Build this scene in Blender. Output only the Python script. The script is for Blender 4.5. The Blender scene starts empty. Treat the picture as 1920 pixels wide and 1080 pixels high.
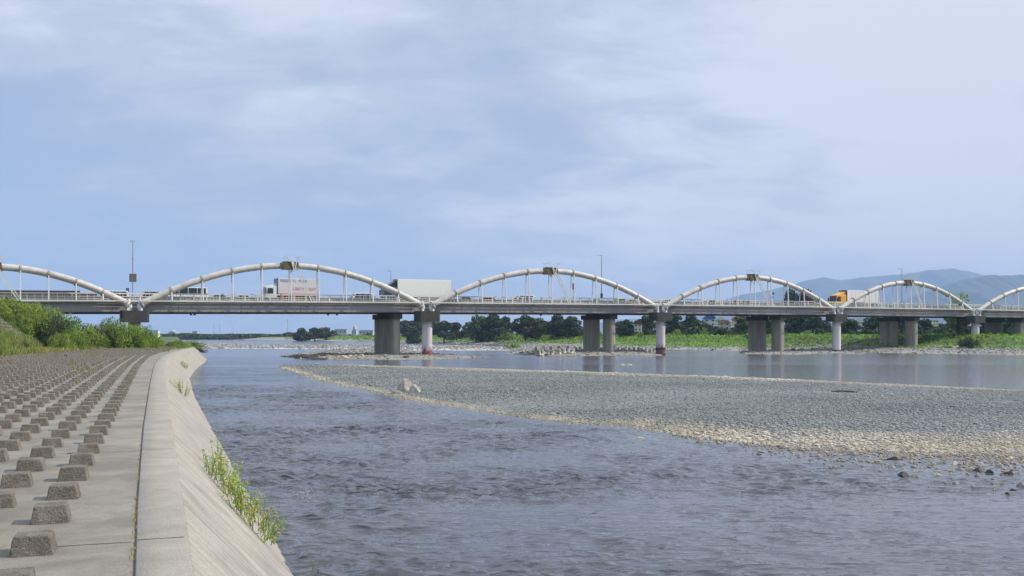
import bpy, math, random
import numpy as np
from mathutils import Vector, Matrix
random.seed(7); RNG = np.random.default_rng(7)
R = math.radians
sc = bpy.context.scene
COL = sc.collection
HZ, F, H = 626.0, 1900.0, 4.0            # horizon row, focal length in photo pixels, eye height over the water

# ------------------------------------------------------------------ camera
cam = bpy.data.cameras.new("camera"); camo = bpy.data.objects.new("camera", cam); COL.objects.link(camo)
camo.location = (0, 0, H); camo.rotation_euler = (R(90), 0, 0)
cam.sensor_width = 36; cam.lens = 36 * F / 1920; cam.shift_y = (HZ - 540) / 1920
cam.clip_start = 0.1; cam.clip_end = 60000
sc.camera = camo
# ------------------------------------------------------------------ light
SUN_EL, SUN_AZ = 38.0, math.degrees(math.atan2(1.0, 0.06))       # azimuth clockwise from +Y
sd = Vector((math.sin(R(SUN_AZ)) * math.cos(R(SUN_EL)), math.cos(R(SUN_AZ)) * math.cos(R(SUN_EL)), math.sin(R(SUN_EL))))
sl = bpy.data.lights.new("sun", 'SUN'); sl.energy = 4.2; sl.angle = R(0.6); sl.color = (1, 0.90, 0.76)
so = bpy.data.objects.new("sun", sl); COL.objects.link(so); so.rotation_euler = sd.to_track_quat('Z', 'Y').to_euler(); so.location = (60, 0, 60)
sc.view_settings.view_transform = 'Standard'; sc.view_settings.look = 'None'
sc.view_settings.exposure = 0.3; sc.view_settings.gamma = 1.0
sc.render.engine = 'CYCLES'
sc.cycles.use_denoising = True; sc.cycles.sample_clamp_direct = 5.0; sc.cycles.sample_clamp_indirect = 5.0
sc.cycles.max_bounces = 5; sc.cycles.volume_bounces = 1; sc.cycles.caustics_reflective = False; sc.cycles.caustics_refractive = False

def nn(nt, t, **kw):
    n = nt.nodes.new(t)
    for k, v in kw.items():
        if k in n.inputs.keys(): n.inputs[k].default_value = v
        else: setattr(n, k, v)
    return n
def mth(nt, op, a, b=None, c=None, clamp=False):
    n = nt.nodes.new('ShaderNodeMath'); n.operation = op; n.use_clamp = clamp
    for i, v in enumerate((a, b, c)):
        if v is None: continue
        if isinstance(v, (int, float)): n.inputs[i].default_value = v
        else: nt.links.new(v, n.inputs[i])
    return n.outputs[0]
def ramp(nt, fac, stops, interp='LINEAR'):
    n = nt.nodes.new('ShaderNodeValToRGB'); n.color_ramp.interpolation = interp
    el = n.color_ramp.elements
    while len(el) < len(stops): el.new(0.5)
    for e, (p, c) in zip(el, stops):
        e.position = p; e.color = (*c, 1) if isinstance(c, (tuple, list)) else (c, c, c, 1)
    nt.links.new(fac, n.inputs[0]); return n.outputs[0]
def mixc(nt, fac, a, b, mode='MIX'):
    n = nt.nodes.new('ShaderNodeMix'); n.data_type = 'RGBA'; n.blend_type = mode
    for i, v in ((0, fac), (6, a), (7, b)):
        if isinstance(v, (int, float)): n.inputs[i].default_value = v
        elif isinstance(v, tuple): n.inputs[i].default_value = (*v, 1)
        else: nt.links.new(v, n.inputs[i])
    return n.outputs[2]

# ------------------------------------------------------------------ sky
w = bpy.data.worlds.new("World"); sc.world = w; w.use_nodes = True
nt = w.node_tree; nt.nodes.clear()
out = nn(nt, 'ShaderNodeOutputWorld'); bg = nn(nt, 'ShaderNodeBackground')
nt.links.new(bg.outputs[0], out.inputs[0])
sky = nn(nt, 'ShaderNodeTexSky'); sky.sky_type = 'NISHITA'; sky.sun_disc = False
sky.sun_elevation = R(SUN_EL); sky.sun_rotation = R(SUN_AZ); sky.air_density = 1.0; sky.dust_density = 1.5
tc = nn(nt, 'ShaderNodeTexCoord')
sep = nn(nt, 'ShaderNodeSeparateXYZ'); nt.links.new(tc.outputs['Generated'], sep.inputs[0])
zz = mth(nt, 'ADD', mth(nt, 'MAXIMUM', sep.outputs[2], 0.0), 0.30)
cmb = nn(nt, 'ShaderNodeCombineXYZ')
nt.links.new(mth(nt, 'DIVIDE', sep.outputs[0], zz), cmb.inputs[0]); nt.links.new(mth(nt, 'DIVIDE', sep.outputs[1], zz), cmb.inputs[1])
mp = nn(nt, 'ShaderNodeMapping'); mp.inputs['Rotation'].default_value = (0, 0, R(-28)); mp.inputs['Scale'].default_value = (0.75, 1.25, 1); mp.inputs['Location'].default_value = (3.1, 1.7, 0)
nt.links.new(cmb.outputs[0], mp.inputs[0])
n1 = nn(nt, 'ShaderNodeTexNoise', Scale=1.5, Detail=7.0, Roughness=0.55, Distortion=0.3); nt.links.new(mp.outputs[0], n1.inputs[0])
n2 = nn(nt, 'ShaderNodeTexNoise', Scale=5.0, Detail=7.0, Roughness=0.62, Distortion=0.4); nt.links.new(mp.outputs[0], n2.inputs[0])
cov = mth(nt, 'ADD', mth(nt, 'MULTIPLY', mth(nt, 'SUBTRACT', n1.outputs[0], 0.5), 1.0), mth(nt, 'MULTIPLY', mth(nt, 'SUBTRACT', n2.outputs[0], 0.5), 0.95))
def blob(px, py, sig, amp):
    global cov
    d = Vector(((px - 960) / F, 1, (HZ - py) / F)).normalized()
    vd = nn(nt, 'ShaderNodeVectorMath', operation='DOT_PRODUCT'); nt.links.new(tc.outputs['Generated'], vd.inputs[0]); vd.inputs[1].default_value = d
    k = 1.0 / (sig / F) ** 2
    e = mth(nt, 'EXPONENT', mth(nt, 'MULTIPLY', mth(nt, 'SUBTRACT', vd.outputs['Value'], 1.0), k))
    cov = mth(nt, 'ADD', cov, mth(nt, 'MULTIPLY', e, amp))
for a in [(430, 110, 260, .14), (40, 20, 110, .18), (40, 270, 200, -.22), (700, 270, 220, .14), (900, 110, 120, -.10), (1330, 40, 190, -.22), (1080, 90, 90, .12),
          (1720, 110, 230, .42), (1450, 190, 200, .24), (1200, 230, 220, .18), (1600, 340, 220, -.12), (1880, 430, 170, .26), (330, 290, 120, .14),
          (200, 480, 320, -.28), (700, 480, 300, -.14), (1250, 480, 260, -.04)]: blob(*a)
cf = ramp(nt, mth(nt, 'ADD', cov, 0.53), [(0.1, 0.0), (0.9, 1.0)], 'EASE')
cc = ramp(nt, cf, [(0.0, (0.32, 0.41, 0.58)), (0.35, (0.39, 0.46, 0.595)), (0.7, (0.49, 0.545, 0.66)), (1.0, (0.655, 0.69, 0.77))])
gd = Vector(((1850 - 960) / F, 1, (HZ - 430) / F)).normalized(); gv = nn(nt, 'ShaderNodeVectorMath', operation='DOT_PRODUCT'); nt.links.new(tc.outputs['Generated'], gv.inputs[0]); gv.inputs[1].default_value = gd
cc = mixc(nt, mth(nt, 'MULTIPLY', mth(nt, 'EXPONENT', mth(nt, 'MULTIPLY', mth(nt, 'SUBTRACT', gv.outputs['Value'], 1.0), 60.0)), .5), cc, (.66, .62, .66))   # warmer cloud low in that direction
skyc = mixc(nt, 1.0, sky.outputs[0], (0.11, 0.11, 0.11), 'MULTIPLY')
veil = mixc(nt, 0.88, skyc, cc)
up = ramp(nt, sep.outputs[2], [(0.32, 1.0), (0.62, 1.0)]); upn = up.node; upn.color_ramp.elements[0].color = (.54, .54, .54, 1)   # sky overhead, out of view, brightened to lighten water and ambient light
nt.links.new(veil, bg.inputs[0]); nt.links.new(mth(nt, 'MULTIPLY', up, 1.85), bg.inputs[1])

# ------------------------------------------------------------------ helpers
def G(px, D): return (px - 960) / F * D
def P(px, py, D): return Vector((G(px, D), D, H - (py - HZ) * D / F))
def Wp(px, py, z=0.0):
    D = (H - z) * F / (py - HZ); return (G(px, D), D)
def link(o): COL.objects.link(o); return o
def tag(o, label=None, cat=None, group=None, kind=None):
    if label: o['label'] = label
    if cat: o['category'] = cat
    if group: o['group'] = group
    if kind: o['kind'] = kind
    return o
def empty(name, loc=(0, 0, 0), rz=0.0):
    o = bpy.data.objects.new(name, None); o.location = loc; o.rotation_euler = (0, 0, rz); o.empty_display_size = .3
    return link(o)
def npmesh(name, V, Fc, mat=None, parent=None, smooth=False, attrs=None):
    """V (n,3); Fc (m,k) equal-sized faces, or a list of face tuples"""
    me = bpy.data.meshes.new(name)
    if isinstance(Fc, np.ndarray):
        V = np.asarray(V, dtype=np.float32); k = Fc.shape[1]; m = len(Fc)
        me.vertices.add(len(V)); me.vertices.foreach_set('co', V.ravel())
        me.loops.add(m * k); me.loops.foreach_set('vertex_index', Fc.astype(np.int32).ravel())
        me.polygons.add(m); me.polygons.foreach_set('loop_start', np.arange(0, m * k, k, dtype=np.int32))
        me.polygons.foreach_set('loop_total', np.full(m, k, dtype=np.int32))
        me.update(calc_edges=True)
    else:
        me.from_pydata([tuple(v) for v in V], [], Fc)
    if smooth: me.polygons.foreach_set('use_smooth', [True] * len(me.polygons))
    if attrs:
        for an, (dom, dat) in attrs.items():
            a = me.attributes.new(an, 'FLOAT_COLOR', dom)
            dat = np.asarray(dat, dtype=np.float32)
            if dat.shape[1] == 3: dat = np.concatenate([dat, np.ones((len(dat), 1), np.float32)], 1)
            a.data.foreach_set('color', dat.ravel())
    me.validate() if not isinstance(Fc, np.ndarray) else None
    if mat: me.materials.append(mat)
    o = bpy.data.objects.new(name, me); link(o)
    if parent: o.parent = parent
    return o
class MB:
    def __init__(s): s.v = []; s.f = []
    def add(s, vs, fs):
        b = len(s.v); s.v += [tuple(v) for v in vs]; s.f += [tuple(i + b for i in f) for f in fs]; return s
    def box(s, x0, x1, y0, y1, z0, z1, M=None, taper=0.0):
        t = taper
        vs = [Vector(p) for p in [(x0, y0, z0), (x1, y0, z0), (x1, y1, z0), (x0, y1, z0), (x0 + t, y0 + t, z1), (x1 - t, y0 + t, z1), (x1 - t, y1 - t, z1), (x0 + t, y1 - t, z1)]]
        if M is not None: vs = [M @ v for v in vs]
        return s.add(vs, [(0, 3, 2, 1), (4, 5, 6, 7), (0, 1, 5, 4), (1, 2, 6, 5), (2, 3, 7, 6), (3, 0, 4, 7)])
    def tube(s, pts, rad, n=8, caps=True, M=None):
        pts = [Vector(p) for p in pts]
        rads = rad if isinstance(rad, (list, tuple)) else [rad] * len(pts)
        b = len(s.v); u = None
        for i, p in enumerate(pts):
            a = pts[max(i - 1, 0)]; c = pts[min(i + 1, len(pts) - 1)]; d = (c - a).normalized()
            if u is None: u = d.orthogonal().normalized()
            u = (u - d * u.dot(d)).normalized(); v = d.cross(u)
            for k in range(n):
                t = 2 * math.pi * k / n
                q = p + (u * math.cos(t) + v * math.sin(t)) * rads[i]
                s.v.append(tuple(M @ q if M is not None else q))
        for i in range(len(pts) - 1):
            for k in range(n):
                s.f.append((b + i * n + k, b + i * n + (k + 1) % n, b + (i + 1) * n + (k + 1) % n, b + (i + 1) * n + k))
        if caps:
            s.f.append(tuple(b + k for k in reversed(range(n)))); s.f.append(tuple(b + (len(pts) - 1) * n + k for k in range(n)))
        return s
    def bar(s, a, b, w_, h_=None):
        a = Vector(a); b = Vector(b); h_ = h_ or w_; d = (b - a).normalized()
        u = d.cross(Vector((0, 0, 1)));
        if u.length < 1e-3: u = Vector((1, 0, 0))
        u.normalize(); v = u.cross(d)
        vs = [p + u * i * w_ / 2 + v * j * h_ / 2 for p in (a, b) for i, j in ((-1, -1), (1, -1), (1, 1), (-1, 1))]
        return s.add(vs, [(0, 1, 2, 3), (7, 6, 5, 4), (0, 4, 5, 1), (1, 5, 6, 2), (2, 6, 7, 3), (3, 7, 4, 0)])
    def prism(s, prof, y0, y1, M=None, inset=0.0):
        """profile in x,z extruded along y"""
        n = len(prof); cx = sum(p[0] for p in prof) / n; cz = sum(p[1] for p in prof) / n
        vs = [Vector((x, y0, z)) for x, z in prof] + [Vector((x, y1, z)) for x, z in prof]
        if M is not None: vs = [M @ v for v in vs]
        fs = [tuple(range(n)), tuple(reversed(range(n, 2 * n)))] + [(i, i + n, (i + 1) % n + n, (i + 1) % n) for i in range(n)]
        return s.add(vs, fs)
    def build(s, name, mat, parent=None, smooth=False, bevel=0.0, seg=1):
        o = npmesh(name, s.v, s.f, mat, parent, smooth)
        import bmesh
        bm = bmesh.new(); bm.from_mesh(o.data); bmesh.ops.recalc_face_normals(bm, faces=bm.faces)
        if bevel: bmesh.ops.bevel(bm, geom=list(bm.edges), offset=bevel, segments=seg, affect='EDGES', profile=.5)
        bm.to_mesh(o.data); bm.free()
        if smooth: o.data.polygons.foreach_set('use_smooth', [True] * len(o.data.polygons))
        return o
def copy_tree(o, parent=None):
    c = o.copy(); COL.objects.link(c); c.parent = parent
    for ch in list(o.children): copy_tree(ch, c)
    return c

# ------------------------------------------------------------------ materials
MATS = {}
def mat(name, col, rough=0.8, var=0.25, scale=1.5, col2=None, bump=0.0, bscale=20.0, metal=0.0, detail=6.0, stretch=None, rot=0.0, attr=None, spec=0.4, speck=0.0, speck_scale=60, trans=0.0, stain=None):
    m = bpy.data.materials.new(name); m.use_nodes = True; nt = m.node_tree
    bs = nt.nodes['Principled BSDF']; bs.inputs['Roughness'].default_value = rough; bs.inputs['Metallic'].default_value = metal
    bs.inputs['Specular IOR Level'].default_value = spec
    tc = nn(nt, 'ShaderNodeTexCoord'); vec = tc.outputs['Object']
    geo = nn(nt, 'ShaderNodeNewGeometry'); vec = geo.outputs['Position']
    if stretch or rot:
        mp = nn(nt, 'ShaderNodeMapping', vector_type='TEXTURE'); mp.inputs['Rotation'].default_value = (0, 0, rot)
        mp.inputs['Scale'].default_value = tuple(1.0 / q for q in (stretch or (1, 1, 1))); nt.links.new(vec, mp.inputs[0]); svec = mp.outputs[0]
    else: svec = vec
    n = nn(nt, 'ShaderNodeTexNoise', Scale=scale, Detail=detail, Roughness=0.6); nt.links.new(svec, n.inputs[0])
    c2 = col2 or tuple(q * (1 - var) for q in col)
    c = mixc(nt, ramp(nt, n.outputs[0], [(0.3, 0.0), (0.7, 1.0)]), col, c2)
    if stain:
        n5 = nn(nt, 'ShaderNodeTexNoise', Scale=stain[0], Detail=7.0, Roughness=0.7, Distortion=0.5); nt.links.new(vec, n5.inputs[0])
        c = mixc(nt, 1.0, c, ramp(nt, n5.outputs[0], [(0.38, (1 - stain[1], 1 - stain[1] * .95, 1 - stain[1] * .9)), (0.56, 1.0), (0.75, 1.08)]), 'MULTIPLY')
    if attr:
        a = nn(nt, 'ShaderNodeAttribute', attribute_name=attr); c = mixc(nt, 1.0, c, a.outputs['Color'], 'MULTIPLY')
    if speck:
        n3 = nn(nt, 'ShaderNodeTexNoise', Scale=speck_scale, Detail=3.0, Roughness=0.7); nt.links.new(vec, n3.inputs[0])
        c = mixc(nt, 1.0, c, ramp(nt, n3.outputs[0], [(0.3, 1 - speck), (0.7, 1 + speck * .3)]), 'MULTIPLY')
    nt.links.new(c, bs.inputs['Base Color'])
    if bump:
        n4 = nn(nt, 'ShaderNodeTexNoise', Scale=bscale, Detail=8.0, Roughness=0.65); nt.links.new(svec, n4.inputs[0])
        b = nn(nt, 'ShaderNodeBump', Strength=bump, Distance=0.05); nt.links.new(n4.outputs[0], b.inputs['Height']); nt.links.new(b.outputs[0], bs.inputs['Normal'])
    if trans:
        tr = nn(nt, 'ShaderNodeBsdfTranslucent'); nt.links.new(c, tr.inputs[0]); ms = nn(nt, 'ShaderNodeMixShader'); ms.inputs[0].default_value = trans
        nt.links.new(bs.outputs[0], ms.inputs[1]); nt.links.new(tr.outputs[0], ms.inputs[2]); nt.links.new(ms.outputs[0], nt.nodes['Material Output'].inputs[0])
    MATS[name] = m; return m
ROWROT = math.atan(0.35)
M_pipe = mat('pipe_paint', (0.56, 0.545, 0.50), .5, .2, .8, (0.46, 0.43, 0.37), bump=.1, stain=(.9, .25))
M_collar = mat('collar_paint', (0.40, 0.36, 0.29), .6, .4, 2.0)
M_rust = mat('rusty_moss', (0.13, 0.105, 0.05), .9, .5, 3.0, (0.06, 0.055, 0.03), bump=.4)
M_cream = mat('cream_paint', (0.64, 0.63, 0.58), .5, .15, 2.0)
M_white = mat('white_paint', (0.66, 0.66, 0.64), .45, .15, 1.5)
M_girder = mat('girder_steel', (0.31, 0.295, 0.29), .6, .22, .35, stretch=(1, 1, .2), bump=.05)
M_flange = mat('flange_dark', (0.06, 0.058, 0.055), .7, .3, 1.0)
M_conc = mat('pier_concrete', (0.40, 0.38, 0.32), .9, .5, .6, (0.21, 0.20, 0.165), stretch=(1.5, 1.5, .18), bump=.3, bscale=6)
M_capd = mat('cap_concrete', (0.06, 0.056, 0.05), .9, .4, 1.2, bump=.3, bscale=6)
M_colw = mat('column_whitewash', (0.60, 0.59, 0.60), .7, .3, 1.0, (0.42, 0.40, 0.42), stretch=(1.5, 1.5, .25), bump=.15)
def stained():
    m = mat('column_stained', (0.60, 0.58, 0.60), .7, .3, 1.0, (0.40, 0.36, 0.38), stretch=(1.5, 1.5, .25), bump=.2); nt = m.node_tree; bs = nt.nodes['Principled BSDF']
    src = bs.inputs['Base Color'].links[0].from_socket; geo = nn(nt, 'ShaderNodeNewGeometry'); sp = nn(nt, 'ShaderNodeSeparateXYZ'); nt.links.new(geo.outputs['Position'], sp.inputs[0])
    n = nn(nt, 'ShaderNodeTexNoise', Scale=1.6, Detail=6.0, Roughness=.7); nt.links.new(geo.outputs['Position'], n.inputs[0])
    f = mth(nt, 'ADD', sp.outputs[2], mth(nt, 'MULTIPLY', mth(nt, 'SUBTRACT', n.outputs[0], .5), 4.0)); n.inputs['Scale'].default_value = 1.9
    red = ramp(nt, n.outputs[0], [(.35, (.11, .03, .028)), (.65, (.27, .09, .08))])
    c = mixc(nt, ramp(nt, mth(nt, 'MULTIPLY', f, .25), [(.22, 1.0), (.52, 0.0)]), src, red); nt.links.new(c, bs.inputs['Base Color']); return m
M_cols = stained()
M_colr = mat('column_red', (0.20, 0.045, 0.04), .8, .5, 1.5, (0.30, 0.15, 0.14), bump=.2)
M_barrier = mat('barrier_steel', (0.14, 0.135, 0.125), .6, .4, 1.0)
M_road = mat('asphalt', (0.055, 0.055, 0.055), .9, .3, 1.0)
M_dark = mat('dark_metal', (0.03, 0.03, 0.035), .5, .3, 3.0)
M_glass = mat('vehicle_glass', (0.02, 0.025, 0.03), .08, .1, 2.0, spec=.6)
M_tyre = mat('tyre', (0.02, 0.02, 0.02), .9, .2, 3.0)
M_steel = mat('grey_steel', (0.35, 0.36, 0.37), .45, .2, 3.0, metal=.4)
M_lens = mat('lamp_lens', (0.7, 0.7, 0.68), .2, .05, 3.0)
M_redl = mat('red_lens', (0.4, 0.02, 0.02), .3, .05, 3.0)
M_slab = mat('revetment_slab', (0.285, 0.265, 0.222), .92, .3, .9, (0.21, 0.192, 0.15), stretch=(1.0, .35, 1), rot=-0.3, bump=.35, bscale=14, speck=.25, speck_scale=45, stain=(.8, .3))
M_capc = mat('wall_cap', (0.37, 0.345, 0.295), .92, .2, 1.1, (0.31, 0.285, 0.23), bump=.35, bscale=30, speck=.3, speck_scale=55, stain=(1.3, .16))
M_face = mat('wall_face', (0.39, 0.37, 0.32), .9, .35, 1.1, (0.265, 0.255, 0.215), stretch=(.5, 5.0, .5), rot=ROWROT, bump=.6, bscale=2.6, speck=.3, speck_scale=35, stain=(1.1, .22))
M_block = mat('block_concrete', (0.30, 0.275, 0.23), .95, .45, 5.0, (0.145, 0.13, 0.105), bump=.9, bscale=45, speck=.5, speck_scale=70)
M_wet = mat('wet_concrete', (0.09, 0.088, 0.07), .5, .4, 3.0, bump=.3)
M_crack = mat('joint_dirt', (0.045, 0.04, 0.03), .95, .3, 5.0)
M_soil = mat('bank_soil', (0.15, 0.13, 0.085), .95, .4, .4, (0.07, 0.10, 0.035), bump=.4, bscale=4)
M_leaf = mat('leaf', (0.235, 0.33, 0.055), .75, .5, .5, (0.15, 0.25, 0.045), attr='tint', trans=.45)
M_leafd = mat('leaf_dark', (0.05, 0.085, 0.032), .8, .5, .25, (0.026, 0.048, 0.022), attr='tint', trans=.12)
M_grass = mat('grass', (0.21, 0.27, 0.06), .8, .4, .3, (0.16, 0.23, 0.05), attr='tint', trans=.4)
M_bark = mat('bark', (0.06, 0.045, 0.03), .95, .4, 3.0)
M_stone = mat('river_stone', (0.9, 0.9, 0.9), .85, .25, 6.0, attr='tint', bump=.3, bscale=20)
M_rock = mat('rock', (0.40, 0.38, 0.33), .9, .45, 2.5, (0.17, 0.16, 0.14), bump=.6, bscale=6)
M_rockt = mat('rock_tan', (0.56, 0.49, 0.37), .9, .4, 3.5, (0.25, 0.21, 0.15), bump=.6, bscale=8)
M_rockr = mat('rock_rust', (0.30, 0.14, 0.08), .9, .4, 2.5, bump=.5, bscale=6)
M_rockd = mat('rock_dark', (0.055, 0.052, 0.045), .8, .4, 2.5, bump=.6, bscale=6)
M_tetra = mat('armour_concrete', (0.60, 0.57, 0.48), .9, .4, 1.5, (0.25, 0.23, 0.19), bump=.4, bscale=6)
M_wood = mat('driftwood', (0.10, 0.085, 0.07), .9, .4, 4.0, bump=.5)
M_mount = mat('mountain_forest', (0.035, 0.052, 0.04), .95, .4, .003, (0.025, 0.04, 0.032))
M_wall1 = mat('plaster_white', (0.62, 0.61, 0.57), .8, .15, .5)
M_wall2 = mat('plaster_cream', (0.55, 0.50, 0.40), .8, .2, .5)
M_roofb = mat('roof_brown', (0.085, 0.05, 0.04), .8, .3, .6)
M_roofr = mat('roof_red', (0.38, 0.19, 0.13), .8, .3, .6)
M_roofbl = mat('roof_blue', (0.06, 0.13, 0.33), .6, .2, .6)
M_foam = mat('foam', (0.62, 0.65, 0.68), .6, .3, 10.0)
M_wallhaze = mat('hazed_plaster', (0.40, 0.41, 0.42), .9, .15, .5)  # duller wall colour with distance haze painted in
M_signb = mat('sign_blue', (0.03, 0.09, 0.30), .5, .1, 3.0)
M_signr = mat('sign_red', (0.25, 0.05, 0.07), .5, .2, 3.0)

# ------------------------------------------------------------------ ground shape
def polydist(X, Y, poly, closed=True):
    """signed distance (+ inside) to a polygon, or unsigned to a polyline"""
    P_ = np.array(poly, float); n = len(P_)
    d = np.full(X.shape, 1e18); inside = np.zeros(X.shape, bool)
    for i in range(n if closed else n - 1):
        a = P_[i]; b = P_[(i + 1) % n]; e = b - a
        t = np.clip(((X - a[0]) * e[0] + (Y - a[1]) * e[1]) / (e @ e + 1e-12), 0, 1)
        d = np.minimum(d, (X - a[0] - t * e[0]) ** 2 + (Y - a[1] - t * e[1]) ** 2)
        if closed and a[1] != b[1]:
            c = ((a[1] > Y) != (b[1] > Y)) & (X < (b[0] - a[0]) * (Y - a[1]) / (b[1] - a[1]) + a[0]); inside ^= c
    d = np.sqrt(d)
    return np.where(inside, d, -d) if closed else d
def vnoise(X, Y, scale, seed=0, octs=3):
    r = np.random.default_rng(seed); T = r.random((256, 256)); s = np.zeros(X.shape); a = 1.0; tot = 0
    for o in range(octs):
        x = X / scale * 2 ** o + 17.3 * o; y = Y / scale * 2 ** o + 9.1 * o
        xi = np.floor(x).astype(int); yi = np.floor(y).astype(int); fx = x - xi; fy = y - yi
        fx = fx * fx * (3 - 2 * fx); fy = fy * fy * (3 - 2 * fy)
        g = lambda i, j: T[(xi + i) % 256, (yi + j) % 256]
        s += a * ((g(0, 0) * (1 - fx) + g(1, 0) * fx) * (1 - fy) + (g(0, 1) * (1 - fx) + g(1, 1) * fx) * fy); tot += a; a *= .5
    return s / tot * 2 - 1
bar_px = [(520, 688), (560, 700), (600, 714), (660, 727), (730, 741), (775, 751), (860, 765), (960, 780), (1060, 793), (1160, 798), (1260, 812), (1360, 826), (1480, 838), (1600, 845),
          (1750, 852), (1920, 855), (2300, 862), (2300, 745), (1920, 732), (1700, 722), (1500, 713), (1300, 705), (1100, 697), (960, 693), (800, 688), (680, 685), (600, 683), (540, 684)]
BAR = [Wp(*p) for p in bar_px]
ISA = [Wp(*p) for p in [(520, 668), (560, 673), (640, 675), (720, 675), (800, 674), (880, 672), (920, 670), (840, 665), (760, 657), (680, 655), (600, 659)]]
ISB = [Wp(*p) for p in [(948, 663), (1000, 667), (1060, 668), (1130, 667), (1240, 667), (1250, 662), (1180, 656), (1120, 651), (1050, 648), (960, 649)]]
FARG = [Wp(*p) for p in [(340, 652), (420, 654), (520, 654), (640, 656), (780, 657), (960, 657), (1000, 655), (900, 648), (700, 647), (520, 647), (430, 645), (345, 643)]]
PIER3 = [Wp(*p) for p in [(1390, 664), (1490, 665), (1560, 663), (1620, 664), (1640, 655), (1380, 655)]]
RB = [(260, -60), (190, 60), (140, 130), (95, 186), (72, 222), (45, 250), (20, 300), (0, 362), (-69, 500), (-140, 620), (-225, 760), (-420, 900), (-900, 1100), (-900, 30000), (40000, 30000), (40000, -60)]
LW = [(-9, 30.0), (3.5, -8), (-2.66, 8.4)]
def capx(D):   # outer edge of the wall cap
    return np.interp(D, [-20, 8.4, 16.7, 27.2, 43.7, 64, 90, 110, 125, 140, 158, 175], [7.26, -2.66, -5.56, -9.22, -14.97, -22.0, -30.6, -36.4, -40.5, -44.4, -49.5, -58])
def bankx(D):  # left water edge beyond the wall
    return np.interp(D, [-20, 160, 175, 260, 540, 800, 3000], [0, -48, -56, -86, -176, -262, -1000])
def leftz(X, Y):
    foot = -13.6 - .349 * Y
    perp = (foot - X) * .944
    lev = 2 + (np.clip(perp / 1.5, 0, 6.4) - np.clip((perp - 22) / 2.0, 0, 4.0)) * np.interp(Y, [146, 175], [1, .1])
    edge = np.where(Y < 160, capx(Y), bankx(Y) - 2.0)
    drop = (X - edge)
    return np.where(drop > 0, 2 - drop * 1.05, lev)
def groundz(X, Y):
    z = np.full(X.shape, -1.6)
    d = polydist(X, Y, BAR); dB = polydist(X, Y, BAR[17:], closed=False); z = np.maximum(z, np.where(d > 0, np.minimum(.5 * (1 - np.exp(-d / 6)), .03 + dB * .017) + .03 * vnoise(X, Y, 6, 1), d * .12))
    d = polydist(X, Y, ISA); z = np.maximum(z, np.where(d > 0, .45 * (1 - np.exp(-d / 5)) + .12 * vnoise(X, Y, 7, 2), d * .15))
    d = polydist(X, Y, ISB); z = np.maximum(z, np.where(d > 0, .8 * (1 - np.exp(-d / 5)) + .1 * vnoise(X, Y, 5, 3), d * .2))
    d = polydist(X, Y, FARG); z = np.maximum(z, np.where(d > 0, .16 * (1 - np.exp(-d / 8)) + .16 * vnoise(X, Y, 18, 4), d * .1))
    d = polydist(X, Y, PIER3); z = np.maximum(z, np.where(d > 0, .4 * (1 - np.exp(-d / 4)), d * .2))
    d = polydist(X, Y, RB); far = np.clip((Y - 250) / 300, 0, 1)
    shelf = np.where(Y < 240, 18, 5 + 8 * (1 - far))
    rise = np.clip((d - shelf) / 14, 0, 1); rise = rise * rise * (3 - 2 * rise)
    z = np.maximum(z, np.where(d > 0, 1.1 * (1 - np.exp(-d / 9)) + (2.0 - 1.0 * far) * rise + .25 * rise * vnoise(X, Y, 15, 5), d * .12))
    L = X < np.where(Y < 160, capx(Y), bankx(Y)) + 4
    z = np.where(L, np.maximum(leftz(X, Y) - np.where((Y < 162) & (X > -13.6 - .349 * Y - .3), .25, 0), -1.6), z)
    return z
def gz(x, y): return float(groundz(np.array([float(x)]), np.array([float(y)]))[0])

# ground sheet (reaches the horizon)
ang = np.concatenate([np.linspace(-75, -32, 40, endpoint=False), np.linspace(-32, 32, 520, endpoint=False), np.linspace(32, 75, 40)])
dist = np.concatenate([np.geomspace(4, 60, 90, endpoint=False), np.geomspace(60, 330, 330, endpoint=False), np.geomspace(330, 1000, 110, endpoint=False), np.geomspace(1000, 30000, 40)])
A, Dd = np.meshgrid(np.radians(ang), dist, indexing='ij')
GX = Dd * np.sin(A); GY = Dd * np.cos(A); GZ = groundz(GX, GY)
dm = polydist(GX, GY, RB)
green = np.clip((np.maximum(0, GZ - 1.35)) / .4, 0, 1) * (dm > 3)
leftm = GX < np.where(GY < 160, capx(GY), bankx(GY)) + .5
green = np.where(leftm, 1.0, green)
# stone colours: tan rim near the water, grey inside; 0 = grey, 1 = tan
db = polydist(GX, GY, BAR)
def tanw(X, Y, d):
    # the silt-stained rim is broad on the near side and thin elsewhere
    dF = polydist(X, Y, BAR[:17], closed=False); dB = polydist(X, Y, BAR[17:], closed=False)
    wF = np.interp(X, [-15, 0, 5, 12, 18], [1.3, 1.0, 1.9, 3.6, 5.0]); wB = np.interp(Y, [65, 80, 95, 115], [3, 5, 8, 9]) * np.interp(X, [-24, -14], [.15, 1])
    d, wdt = np.where(dF < dB, dF, dB), np.where(dF < dB, wF, wB)
    t = np.clip((1.2 - d / wdt) * 1.1 + .55 * vnoise(X, Y, 2.0, 8), 0, 1)
    return t
tw = np.where(db > -.5, tanw(GX, GY, np.maximum(db, 0)), .45 + .3 * vnoise(GX, GY, 9, 12))
grey = np.array([.205, .218, .208]); tan = np.array([.42, .38, .29]); soil = np.array([.085, .125, .035])
sh = (1 + .18 * vnoise(GX, GY, 2.5, 9) + .25 * vnoise(GX * .35, GY, 7, 92))[..., None]
col = (grey * (1 - tw[..., None]) + tan * tw[..., None]) * sh
dfar = polydist(GX, GY, FARG) > -1
col = np.where(dfar[..., None], np.array([.55, .54, .50]) * sh, col)
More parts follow.
